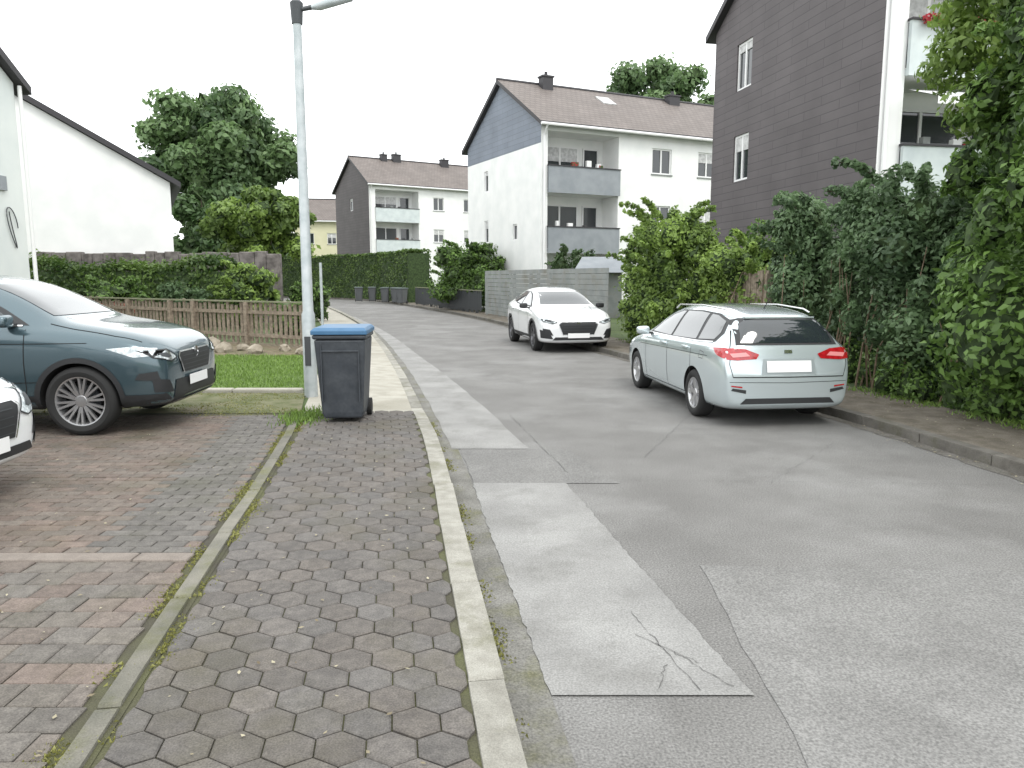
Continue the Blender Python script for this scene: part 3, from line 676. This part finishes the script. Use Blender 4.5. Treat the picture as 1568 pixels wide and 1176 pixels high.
# ---------------------------------------------------------------- wheelie bin
def bin_(name,loc,rz,lid,body,sc=1):
    e=empty(name,loc,rz); e.scale=(sc,sc,sc)
    mb=MB()
    def ring(z,w,f,b): return [(-w,f,z),(w,f,z),(w,b,z),(-w,b,z)]
    R=[ring(.05,.21,-.25,.22),ring(.12,.225,-.265,.27),ring(.9,.272,-.345,.33),ring(.93,.275,-.35,.335)]
    bm=MB()
    for r in R: bm.v+=r
    for i in range(3):
        for k in range(4): bm.f.append((i*4+k,i*4+(k+1)%4,(i+1)*4+(k+1)%4,(i+1)*4+k)); bm.mi.append(0)
    bm.f.append((3,2,1,0));bm.mi.append(0);bm.f.append((12,13,14,15));bm.mi.append(0)
    bm.box(-.292,.292,-.37,.35,.935,.985)
    bm.build('bin_body',[body],e,bevel=.022)
    mb.box(-.2,.2,-.354,-.33,.80,.815)
    for x in (-.2,.2): mb.box(x-.006,x+.006,-.352,-.26,.25,.9)
    mb.build('front_ribs',[body],e,bevel=.004)
    lb=MB()
    for (z,w,f,b) in ((.987,.3,-.385,.36),(1.03,.3,-.385,.37),(1.06,.27,-.34,.33),(1.068,.2,-.26,.25)): lb.v+=ring(z,w,f,b)
    for i in range(3):
        for k in range(4): lb.f.append((i*4+k,i*4+(k+1)%4,(i+1)*4+(k+1)%4,(i+1)*4+k)); lb.mi.append(0)
    lb.f.append((12,13,14,15));lb.mi.append(0); lb.f.append((3,2,1,0));lb.mi.append(0)
    for x in (-.2,.2): lb.box(x-.05,x+.05,.36,.42,.98,1.04)
    lb.tube([(-.27,.44,1.0),(.27,.44,1.0)],[.016,.016],8)
    lb.build('bin_lid',[lid],e,bevel=.012)
    wb=MB()
    for x in (-.23,.23):
        b=len(wb.v)
        pr=[(.0001,-.03),(.07,-.03),(.1,-.028),(.1,.028),(.07,.03),(.0001,.03)]
        for (r,yy) in pr:
            for k in range(20):
                a=2*math.pi*k/20; wb.v.append((x+yy,.27+r*math.cos(a),.1+r*math.sin(a)))
        for i in range(5):
            for k in range(20): wb.f.append((b+i*20+k,b+i*20+(k+1)%20,b+(i+1)*20+(k+1)%20,b+(i+1)*20+k)); wb.mi.append(0)
    wb.build('bin_wheels',[m_rub],e)
    return e
bin_('wheelie_bin',(-1.93,8.62,.12),rad(4),m_binl,m_binb,1.02)
m_bg=M('bin_grey_green',(.07,.09,.085),rough=.6); m_bg2=M('bin_grey',(.09,.095,.1),rough=.6)
for i,(x,y) in enumerate(((-10.6,52.3),(-9.75,52.7),(-8.5,50.6),(-7.6,49.6),(-7.0,48.0))): bin_('wheelie_bin',(x,y,.1),rad(random.uniform(-30,30)),m_bg,m_bg2,.95)
# ---------------------------------------------------------------- cars
def make_car(name,loc,ang,sp):
    e=empty(name,loc,ang); T=sp['st']; wb=sp['wb'];fo=sp['fo']; L=T[-1][0]; X=lambda s:wb/2+fo-s
    e.scale=(sp.get('scale',1),)*3
    V=[];F=[]; nr=18
    for (s,zb,w,zs,wg,zt) in T:
        h=zt-zs
        half=[(0,zb),(w-.14,zb),(w-.035,zb+.06),(w-.012,zb+.38*(zs-zb)),(w,zb+.74*(zs-zb)),(w-.022,zs-.015),(w-.085,zs+.025),(wg,zs+h*.88),(wg*.62,zs+h*.985),(0,zt)]
        for (y,z) in half: V.append((X(s),-y,z))
        for (y,z) in half[8:0:-1]: V.append((X(s),y,z))
    n=len(T)
    for i in range(n-1):
        for k in range(nr): F.append((i*nr+k,i*nr+(k+1)%nr,(i+1)*nr+(k+1)%nr,(i+1)*nr+k))
    for b in (0,(n-1)*nr):
        F.append((b,b+1,b+17)); F.append((b+8,b+9,b+10))
        for j in range(1,8): F.append((b+j,b+j+1,b+nr-j-1,b+nr-j))
    o=mesh_obj('car_body',V,F,[sp['paint'],m_well],None,True)
    bm=bmesh.new(); bm.from_mesh(o.data); bmesh.ops.recalc_face_normals(bm,faces=bm.faces); bm.to_mesh(o.data); bm.free()
    md=o.modifiers.new('S','SUBSURF'); md.levels=3; md.render_levels=3
    dg=bpy.context.evaluated_depsgraph_get(); dg.update()
    me=bpy.data.meshes.new_from_object(o.evaluated_get(dg)); o.modifiers.clear(); o.data=me
    bvh=BVHTree.FromPolygons([v.co.copy() for v in me.vertices],[tuple(p.vertices) for p in me.polygons])
    R=sp['R']; w0=sp['w']; ra=R+.045
    cb=MB()
    for ax in (wb/2,-wb/2):
        for sg in (1,-1):
            b=len(cb.v); seg=48
            for yy in (w0-.30,w0+.3):
                for k in range(seg):
                    a=2*math.pi*k/seg; cb.v.append((ax+ra*math.cos(a),sg*yy,R+ra*math.sin(a)))
            for k in range(seg): cb.f.append((b+k,b+(k+1)%seg,b+seg+(k+1)%seg,b+seg+k)); cb.mi.append(1)
            cb.f.append(tuple(b+k for k in range(seg))); cb.f.append(tuple(b+seg+k for k in range(seg))); cb.mi+=[1,1]
    c=cb.build('cutter',[sp['paint'],m_well],None)
    bm=bmesh.new(); bm.from_mesh(c.data); bmesh.ops.recalc_face_normals(bm,faces=bm.faces); bm.to_mesh(c.data); bm.free()
    md=o.modifiers.new('B','BOOLEAN'); md.operation='DIFFERENCE'; md.object=c; md.solver='EXACT'
    dg.update(); dg=bpy.context.evaluated_depsgraph_get(); me=bpy.data.meshes.new_from_object(o.evaluated_get(dg)); o.modifiers.clear(); o.data=me
    bpy.data.objects.remove(c); o.parent=e
    me.polygons.foreach_set('use_smooth',np.ones(len(me.polygons),dtype=bool)); me.set_sharp_from_angle(angle=rad(40))
    def patch(nm,pts,plane,off,mat,mirror=True,res=.06):
        bm=bmesh.new(); vs=[bm.verts.new((p[0],p[1],0)) for p in pts]; bm.faces.new(vs)
        bmesh.ops.triangulate(bm,faces=bm.faces[:])
        P=np.array(pts)
        for ax in (0,1):
            lo,hi=P[:,ax].min(),P[:,ax].max(); q=lo+res
            while q<hi-.005:
                co=[0,0,0];no=[0,0,0];co[ax]=q;no[ax]=1
                bmesh.ops.bisect_plane(bm,geom=bm.verts[:]+bm.edges[:]+bm.faces[:],plane_co=co,plane_no=no); q+=res
        bm.verts.ensure_lookup_table(); bm.verts.index_update(); VV=[];FF=[]
        for sg in ((1,-1) if mirror else (1,)):
            base=len(VV)
            for v in bm.verts:
                a,b=v.co.x,v.co.y
                if plane=='side': o_=Vector((X(a),-3*sg,b)); d=Vector((0,sg,0))
                elif plane=='front': o_=Vector((5,-a*sg,b)); d=Vector((-1,0,0))
                elif plane=='rear': o_=Vector((-5,-a*sg,b)); d=Vector((1,0,0))
                else: o_=Vector((X(a),-b*sg,4)); d=Vector((0,0,-1))
                h=bvh.ray_cast(o_,d)
                if h[0] is None: h=bvh.find_nearest(Vector((o_.x if plane in('side','top') else (wb/2+fo if plane=='front' else -L+wb/2+fo),o_.y if plane!='side' else -w0*sg,o_.z if plane!='top' else 1)))
                nn=h[1]; 
                if nn.dot(d)>0: nn=-nn
                VV.append(tuple(h[0]+nn*off))
            for f in bm.faces: FF.append(tuple(base+v.index for v in f.verts))
        bm.free()
        return mesh_obj(nm,VV,FF,mat,e,True)
    def line(nm,pts,wd,plane,off,mat,mirror=True):
        P=np.array(pts,float); T_=np.gradient(P,axis=0); T_/=np.linalg.norm(T_,axis=1)[:,None]; Nn=np.stack([-T_[:,1],T_[:,0]],1)*wd/2
        return patch(nm,[tuple(q) for q in (P+Nn)]+[tuple(q) for q in (P-Nn)[::-1]],plane,off,mat,mirror,res=.08)
    sp['detail'](patch,line,e,X,sp)
    if sp.get('clad'):
        for s in (fo,fo+wb):
            a0=-20; out=[];inn=[]
            for a in np.linspace(a0,180-a0,26):
                out.append((s-(ra+.05)*math.cos(rad(a)),R+(ra+.05)*math.sin(rad(a)))); inn.append((s-(ra-.004)*math.cos(rad(a)),R+(ra-.004)*math.sin(rad(a))))
            patch('wheel_arch_trim',out+inn[::-1],'side',.012,m_blk,res=.09)
        zb=T[5][1]
        patch('sill_cladding',[(fo+ra+.05,zb+.02),(fo+wb-ra-.05,zb+.02),(fo+wb-ra-.02,zb+.17),(fo+ra+.02,zb+.17)],'side',.012,m_blk,res=.1)
    W=.11; yc=w0-.125
    for ax in (wb/2,-wb/2):
        for sg in (1,-1):
            mb=MB(); rr=sp.get('rr',.655)*R
            prof=[(rr*.985,-W+.02),(rr+.02,-W+.005),(R-.02,-W+.01),(R-.004,-W+.03),(R,-W+.06),(R,W-.06),(R-.004,W-.03),(R-.022,W-.008),((R+rr)/2,W+.004),(rr+.02,W-.004),(rr,W-.014)]
            mb.lathe_y(prof,ax,R,48,0,sg,sg*yc)
            mb.lathe_y([(rr,W-.014),(rr-.012,W-.018),(rr-.02,W-.035),(rr-.03,0),(rr-.04,-.06)],ax,R,48,1,sg,sg*yc)
            mb.lathe_y([(rr-.03,-.05),(.0001,-.05)],ax,R,48,2,sg,sg*yc)
            mb.lathe_y([(.0001,W-.03),(.055,W-.032),(.065,W-.045),(.07,0),(.07,-.05)],ax,R,24,1,sg,sg*yc)
            mb.lathe_y([(.16,-.03),(.16,-.005),(.0001,-.005)],ax,R,30,3,sg,sg*yc)
            ns=sp['spokes']
            for k in range(ns):
                a=2*math.pi*k/ns+sp.get('rot',.2)
                for sd in ((-1,1) if sp.get('twin') else (0,)):
                    sw=sp.get('sw',.016); a2=a+sd*sp.get('spread',.13); a1=a+sd*.05
                    p0=Vector((math.cos(a1)*.05,0,math.sin(a1)*.05)); p1=Vector((math.cos(a2)*(rr-.01),0,math.sin(a2)*(rr-.01)))
                    d=(p1-p0).normalized(); q=Vector((-d.z,0,d.x))*sw
                    o0=Vector((ax,sg*(yc+W-.04),R)); o1=Vector((ax,sg*(yc+W-.022),R)); dep=Vector((0,-sg*.03,0))
                    n=len(mb.v)
                    mb.v+=[tuple(z) for z in (p0-q+o0,p0+q+o0,p1+q*.8+o1,p1-q*.8+o1,p0-q*1.2+o0+dep,p0+q*1.2+o0+dep,p1+q+o1+dep,p1-q+o1+dep)]
                    for f in ((0,1,2,3),(4,5,1,0),(5,6,2,1),(6,7,3,2),(7,4,0,3)): mb.f.append(tuple(n+i for i in f)); mb.mi.append(1)
            mb.build('wheel',[m_rub,sp['rim'],m_well,m_metald],e,True,angle=35)
    for sg in (1,-1):
        bm=bmesh.new(); bmesh.ops.create_cube(bm,size=1)
        for v in bm.verts:
            v.co=Vector((v.co.x*.13*(1 if v.co.y>0 else 1.2),v.co.y*.2,v.co.z*.14*(.85 if v.co.y*sg>0 else 1)))
        bmesh.ops.subdivide_edges(bm,edges=bm.edges[:],cuts=1,use_grid_fill=True)
        me=bpy.data.meshes.new('mirror'); bm.to_mesh(me); bm.free(); me.materials.append(sp.get('mirm',sp['paint']))
        m=link(bpy.data.objects.new('mirror',me),e); m.location=(X(sp['mir'][0]),sg*(w0+.07),sp['mir'][1]); sm=m.modifiers.new('S','SUBSURF'); sm.levels=2; sm.render_levels=2
        me.polygons.foreach_set('use_smooth',np.ones(len(me.polygons),dtype=bool))
        mb=MB(); mb.box(X(sp['mir'][0])-.05,X(sp['mir'][0])+.04,min(sg*(w0-.12),sg*(w0+.02)),max(sg*(w0-.12),sg*(w0+.02)),sp['mir'][1]-.06,sp['mir'][1]-.03); mb.build('mirror_stalk',m_blk,e)
    for s,z in sp['handles']:
        for sg in (1,-1):
            mb=MB(); y0=sg*(w0-.035);y1=sg*(w0+.018); mb.box(X(s+.1),X(s-.1),min(y0,y1),max(y0,y1),z-.014,z+.014); mb.build('door_handle',sp['paint'],e,bevel=.01)
    return e
def shut_lines(line,sp,ss,ztop,zbot):
    for s in ss: line('door_shut_line',[(s-.02,ztop),(s,.75),(s,.5),(s+.02,zbot)],.009,'side',.0025,m_well)
def det_est(patch,line,e,X,sp):
    patch('window_surround',[(1.36,.995),(1.6,1.135),(1.95,1.31),(2.3,1.385),(3.0,1.405),(3.6,1.385),(3.98,1.32),(4.1,1.16),(4.05,1.05),(3.0,1.0)],'side',.003,m_blk)
    patch('front_side_window',[(1.5,1.02),(1.72,1.17),(2.0,1.3),(2.3,1.365),(2.42,1.37),(2.42,1.015)],'side',.007,m_cglass)
    patch('rear_side_window',[(2.5,1.015),(2.5,1.375),(3.0,1.385),(3.3,1.375),(3.42,1.04)],'side',.007,m_cglass)
    patch('quarter_window',[(3.5,1.045),(3.4,1.37),(3.6,1.36),(3.92,1.3),(4.02,1.16),(3.98,1.075)],'side',.007,m_cglass)
    line('window_chrome',[(1.4,.992),(2.5,1.0),(3.5,1.02),(4.0,1.045)],.014,'side',.008,m_chrome)
    patch('windscreen',[(-.62,1.08),(.62,1.08),(.52,1.39),(-.52,1.39)],'front',.005,m_cglass,False)
    patch('rear_window_surround',[(-.66,1.03),(.66,1.03),(.6,1.31),(.5,1.35),(-.5,1.35),(-.6,1.31)],'rear',.004,m_blk,False)
    patch('rear_window',[(-.6,1.055),(.6,1.055),(.55,1.28),(.46,1.325),(-.46,1.325),(-.55,1.28)],'rear',.008,m_cglass,False)
    patch('tail_lamp',[(.38,.92),(.42,.865),(.66,.85),(.79,.86),(.8,.985),(.7,.995),(.55,.985)],'rear',.008,m_tail)
    patch('tail_lamp_inner',[(.5,.90),(.72,.885),(.75,.93),(.55,.945)],'rear',.011,M('tail_lamp_pink',(.7,.25,.25),rough=.15,coat=1))
    patch('tail_lamp_side',[(4.12,.985),(4.24,.91),(4.40,.87),(4.42,.98),(4.33,.995)],'side',.009,m_tail)
    patch('number_plate',[(-.29,.70),(.29,.70),(.29,.84),(-.29,.84)],'rear',.014,m_plate,False)
    patch('plate_recess',[(-.36,.67),(.36,.67),(.33,.865),(-.33,.865)],'rear',.003,M('silver_shade',(.33,.37,.38),rough=.35,metal=.4),False)
    line('tailgate_line',[(-.72,.645),(0,.64),(.72,.645)],.012,'rear',.003,m_well,False)
    line('tailgate_side_line',[(.72,.65),(.76,.8),(.74,.98),(.64,1.2)],.008,'rear',.003,m_well)
    patch('rear_skirt',[(-.62,.31),(.62,.31),(.55,.38),(-.55,.38)],'rear',.006,m_blk,False)
    patch('rear_reflector',[(.6,.51),(.74,.53),(.74,.545),(.6,.53)],'rear',.006,m_tail)
    patch('fog_pocket',[(.55,.44),(.74,.48),(.72,.51),(.55,.485)],'rear',.004,m_blk)
    line('bumper_crease',[(-.76,.585),(0,.57),(.76,.585)],.006,'rear',.002,m_well,False)
    patch('badge',[(-.05,.93),(.05,.93),(.05,.97),(-.05,.97)],'rear',.01,m_chrome,False,res=.03)
    shut_lines(line,sp,[1.42,2.46,3.42],1.0,.28)
    line('sill_line',[(1.35,.29),(3.4,.29)],.01,'side',.0025,m_well)
    line('body_crease',[(1.1,.80),(2.5,.835),(4.0,.87)],.007,'side',.002,m_well)
    line('fuel_flap',[(3.72,.82),(3.86,.82),(3.88,.9),(3.74,.92),(3.72,.83)],.006,'side',.0025,m_well)
    mb=MB()
    for sg in (1,-1): mb.tube([(X(1.95),sg*.56,1.40),(X(2.1),sg*.56,1.46),(X(3.0),sg*.56,1.48),(X(3.75),sg*.54,1.45),(X(3.9),sg*.54,1.41)],[.01,.012,.012,.012,.01],8)
    mb.build('roof_rails',m_chrome,e,True)
    mb=MB(); mb.box(X(4.17),X(4.05),-.46,.46,1.35,1.37); mb.tube([(X(4.35),0,1.06),(X(4.29),-.38,1.11)],[.012,.008],6,1); mb.tube([(X(3.7),0,1.44),(X(3.85),0,1.58)],[.01,.004],6,1); mb.build('spoiler_and_wiper',[sp['paint'],m_blk],e,bevel=.008)
silver=M('silver_paint',(.55,.62,.645),(.57,.64,.66),scale=400,rough=.2,metal=.5,coat=1)
est=dict(scale=.94,wb=2.65,fo=.88,w=.89,R=.32,paint=silver,rim=m_rim,spokes=5,twin=True,spread=.22,sw=.024,mir=(1.5,1.03),handles=[(2.28,.9),(3.2,.92)],detail=det_est,
 st=[(0,.28,.60,.55,.42,.60),(.06,.22,.74,.66,.55,.71),(.25,.2,.84,.75,.62,.82),(.6,.19,.88,.85,.68,.92),(1.05,.18,.89,.92,.68,1.0),(1.2,.18,.89,.94,.67,1.07),(1.6,.18,.89,.95,.62,1.32),(1.95,.18,.89,.96,.585,1.44),(2.3,.18,.89,.97,.575,1.49),(3.0,.18,.89,.985,.575,1.50),(3.6,.18,.89,1.0,.565,1.475),(4.02,.19,.885,1.01,.55,1.43),(4.2,.2,.87,1.01,.54,1.36),(4.34,.21,.85,.99,.57,1.15),(4.42,.23,.82,.93,.62,.985),(4.46,.26,.80,.78,.6,.82),(4.49,.3,.74,.62,.55,.66)])
make_car('silver_estate_car',((2.28+1.97)/2+.84*.99,(9.45+11.9)/2+.12,0),rad(90+7.2),est)
def front_det(patch,line,e,X,sp):
    z=sp['zf']
    patch('windscreen',[(-.64,z['cowl']),(.64,z['cowl']),(.53,z['rt']),(-.53,z['rt'])],'front',.005,m_cglass,False)
    patch('grille',[(-.36,z['g0']),(.36,z['g0']),(.45,z['g1']-.04),(.40,z['g1']),(-.40,z['g1']),(-.45,z['g1']-.04)],'front',.010,m_blk,False)
    for i in range(4):
        zz=z['g0']+(z['g1']-z['g0'])*(i+.7)/4.6; line('grille_bar',[(-.36,zz),(.36,zz)],.008,'front',.016,m_metald,False)
    line('grille_frame',[(-.36,z['g0']-.004),(-.46,z['g1']-.04),(-.41,z['g1']+.006),(.41,z['g1']+.006),(.46,z['g1']-.04),(.36,z['g0']-.004)],.016,'front',.018,sp.get('gframe',m_chrome),False)
    patch('lower_intake',[(-.62,.31),(.62,.31),(.55,z['g0']-.06),(-.55,z['g0']-.06)],'front',.008,m_blk,False)
    patch('fog_recess',[(.6,.42),(.8,.44),(.82,.58),(.68,.56)],'front',.008,m_blk)
    patch('headlamp',z['hl'],'front',.010,m_head); patch('headlamp_side',z['hls'],'side',.010,m_head)
    H=np.array(z['hl']); c=H.mean(0); inner=[tuple(c+(q-c)*.45) for q in H]; patch('headlamp_projector',inner,'front',.013,m_metald,res=.03)
    line('headlamp_edge',z['hl']+[z['hl'][0]],.012,'front',.012,m_blk)
    patch('number_plate',[(-.26,z['pl']),(.26,z['pl']),(.26,z['pl']+.11),(-.26,z['pl']+.11)],'front',.028,m_plate,False)
    line('bonnet_line',[(.25,.76),(.5,.80),(.9,.80),(1.15,.78)],.008,'top',.003,m_well)
    line('bonnet_crease',[(.3,.42),(.7,.5),(1.1,.56)],.006,'top',.002,m_well)
    mb=MB(); mb.lathe_y([(.0001,0),(.055,0),(.06,-.01)],0,0,20); o=mb.build('badge',m_chrome,e); o.rotation_euler=(0,0,rad(90)); o.location=(sp['wb']/2+sp['fo']+.0,0,(z['g1']+z['g0'])/2+.09)
def det_suv(patch,line,e,X,sp):
    front_det(patch,line,e,X,sp)
    patch('window_surround',[(1.34,1.14),(1.6,1.29),(1.95,1.47),(2.3,1.54),(3.0,1.56),(3.6,1.51),(3.95,1.42),(4.0,1.26),(3.0,1.17)],'side',.003,m_blk)
    patch('front_side_window',[(1.5,1.17),(1.72,1.31),(2.0,1.45),(2.3,1.515),(2.45,1.52),(2.45,1.185)],'side',.007,m_cglass)
    patch('rear_side_window',[(2.53,1.185),(2.53,1.525),(3.0,1.54),(3.3,1.525),(3.42,1.23)],'side',.007,m_cglass)
    line('window_chrome',[(1.4,1.135),(2.5,1.15),(3.5,1.19)],.014,'side',.008,m_chrome)
    shut_lines(line,sp,[1.38,2.49,3.42],1.1,.4)
    line('body_crease',[(.75,.96),(2.3,.95),(3.9,.98)],.008,'side',.002,m_well)
    line('body_crease',[(1.2,.56),(2.3,.55),(3.2,.6)],.008,'side',.002,m_well)
    patch('front_lower_cladding',[(.02,.3),(.45,.3),(.45,.42),(.05,.42)],'side',.010,m_blk)
    patch('front_fog_side',[(.08,.56),(.30,.58),(.26,.64),(.1,.66)],'side',.010,m_blk)
    line('skid_plate',[(-.55,.30),(.55,.30)],.05,'front',.014,m_chrome,False)
bluep=M('blue_grey_paint',(.066,.105,.124),(.074,.115,.134),scale=400,rough=.22,metal=.5,coat=1)
suv=dict(wb=2.63,fo=.86,w=.92,R=.36,rr=.71,paint=bluep,rim=m_rim,spokes=10,twin=True,spread=.13,sw=.013,mir=(1.5,1.19),handles=[(2.3,1.03),(3.2,1.05)],detail=det_suv,clad=True,
 zf=dict(cowl=1.23,rt=1.55,g0=.60,g1=.82,pl=.45,hl=[(.50,.78),(.62,.75),(.80,.80),(.85,.87),(.62,.87)],hls=[(.10,.82),(.3,.81),(.56,.90),(.3,.92),(.12,.89)]),
 st=[(0,.34,.64,.68,.46,.78),(.05,.28,.77,.82,.57,.91),(.2,.26,.87,.92,.66,1.02),(.5,.25,.905,1.0,.71,1.10),(.95,.25,.915,1.06,.72,1.17),(1.15,.25,.92,1.085,.71,1.22),(1.5,.25,.92,1.10,.67,1.45),(1.9,.25,.92,1.11,.62,1.62),(2.3,.25,.92,1.12,.61,1.68),(3.0,.25,.92,1.14,.60,1.69),(3.6,.25,.92,1.16,.59,1.64),(4.0,.26,.90,1.15,.56,1.56),(4.15,.27,.88,1.12,.55,1.42),(4.28,.3,.84,1.03,.6,1.1),(4.36,.34,.76,.8,.6,.84)])
a=rad(2); cx=-4.45-(2.63/2)*math.cos(a)-.8*math.sin(a); cy=7.72+.8*math.cos(a)-(2.63/2)*math.sin(a)
make_car('blue_suv_car',(cx,cy,.125),a,suv)
def det_cross(patch,line,e,X,sp):
    front_det(patch,line,e,X,sp)
    patch('window_surround',[(1.34,1.03),(1.6,1.15),(1.95,1.32),(2.3,1.395),(3.0,1.40),(3.6,1.32),(3.9,1.2),(3.0,1.07)],'side',.003,m_blk)
    patch('front_side_window',[(1.5,1.06),(1.72,1.17),(2.0,1.3),(2.3,1.37),(2.45,1.375),(2.45,1.075)],'side',.007,m_cglass)
    patch('rear_side_window',[(2.53,1.075),(2.53,1.375),(3.0,1.375),(3.4,1.33),(3.5,1.13)],'side',.007,m_cglass)
    shut_lines(line,sp,[1.38,2.49,3.42],1.0,.4)
    patch('side_intake',[(.60,.34),(.84,.36),(.86,.55),(.7,.5)],'front',.012,m_blk)
whitep=M('white_paint',(.76,.77,.78),(.78,.79,.80),scale=300,rough=.25,coat=1)
cro=dict(wb=2.68,fo=.88,w=.92,R=.345,rr=.68,paint=whitep,rim=m_rimd,spokes=5,twin=True,spread=.2,sw=.025,mir=(1.5,1.06),handles=[(2.3,.93),(3.2,.95)],detail=det_cross,clad=True,mirm=m_blk,gframe=m_metald,
 zf=dict(cowl=1.10,rt=1.40,g0=.44,g1=.71,pl=.36,hl=[(.50,.72),(.62,.685),(.80,.73),(.86,.80),(.62,.755)],hls=[(.10,.74),(.3,.76),(.5,.82),(.3,.82),(.12,.79)]),
 st=[(0,.30,.62,.58,.42,.66),(.05,.24,.76,.70,.54,.79),(.2,.22,.87,.80,.64,.90),(.5,.21,.91,.90,.69,.99),(.95,.2,.92,.96,.70,1.05),(1.15,.2,.92,.98,.70,1.09),(1.5,.2,.92,.98,.65,1.31),(1.9,.2,.92,.99,.60,1.46),(2.3,.2,.92,1.0,.59,1.52),(3.0,.2,.92,1.02,.58,1.51),(3.6,.21,.92,1.05,.56,1.44),(4.0,.23,.90,1.06,.53,1.34),(4.2,.26,.88,1.04,.55,1.21),(4.35,.3,.84,.98,.6,1.0),(4.45,.34,.76,.8,.6,.84)])
make_car('white_crossover_car',((.50+.0)/2+.88*.98,(18.1+20.7)/2+.2,0),rad(-90+11.3),cro)
hat=dict(cro); hat.update(w=.87,R=.31,rr=.64,rim=m_rim,clad=False,mirm=whitep,gframe=m_chrome)
hat['zf']=dict(cro['zf'],hl=[(.46,.62),(.56,.58),(.72,.62),(.80,.78),(.62,.80)],hls=[(.10,.66),(.28,.66),(.48,.78),(.3,.84),(.12,.80)])
hat['st']=[(s,zb,w-.05,zs-.03,wg-.02,zt-.03) for (s,zb,w,zs,wg,zt) in cro['st']]
make_car('white_hatchback_car',(-3.72-2.22,5.12,.125),rad(1),hat)
# ---------------------------------------------------------------- sky, sun, camera
w=bpy.data.worlds.new('World'); S.world=w; w.use_nodes=True; nt=w.node_tree; N=nt.nodes; bg=N['Background']
sk=N.new('ShaderNodeTexSky'); sk.sky_type='NISHITA'; sk.sun_disc=False; sk.sun_elevation=rad(55); sk.sun_rotation=rad(150)
tc=N.new('ShaderNodeTexCoord'); ns=N.new('ShaderNodeTexNoise'); ns.inputs['Scale'].default_value=2.2; ns.inputs['Detail'].default_value=6; nt.links.new(tc.outputs['Generated'],ns.inputs['Vector'])
mr=N.new('ShaderNodeMapRange'); mr.inputs[3].default_value=14.5; mr.inputs[4].default_value=20; nt.links.new(ns.outputs['Fac'],mr.inputs[0])
cb=N.new('ShaderNodeCombineXYZ')
m2=N.new('ShaderNodeMath'); m2.operation='MULTIPLY'; m2.inputs[1].default_value=1.02; nt.links.new(mr.outputs[0],m2.inputs[0])
nt.links.new(mr.outputs[0],cb.inputs[0]); nt.links.new(m2.outputs[0],cb.inputs[1]); nt.links.new(m2.outputs[0],cb.inputs[2])
mx=N.new('ShaderNodeMix'); mx.data_type='RGBA'; mx.inputs[0].default_value=.9
nt.links.new(sk.outputs[0],mx.inputs[6]); nt.links.new(cb.outputs[0],mx.inputs[7]); nt.links.new(mx.outputs[2],bg.inputs['Color']); bg.inputs['Strength'].default_value=.14
sl=bpy.data.lights.new('sun','SUN'); sl.energy=1.2; sl.angle=rad(18); sl.color=(1,.96,.9); so=link(bpy.data.objects.new('sun',sl))
az=rad(150); el=rad(55); d=Vector((math.sin(az)*math.cos(el),math.cos(az)*math.cos(el),math.sin(el)))
so.rotation_euler=(-d).to_track_quat('-Z','Y').to_euler()
cam=bpy.data.cameras.new('camera'); cam.sensor_width=36; cam.lens=26.4; cam.clip_end=2000; cam.clip_start=.05
co=link(bpy.data.objects.new('camera',cam)); co.location=(0,0,1.75); co.rotation_euler=(rad(90-8.07),0,0); S.camera=co
S.view_settings.view_transform='Standard'; S.view_settings.look='None'; S.view_settings.exposure=0
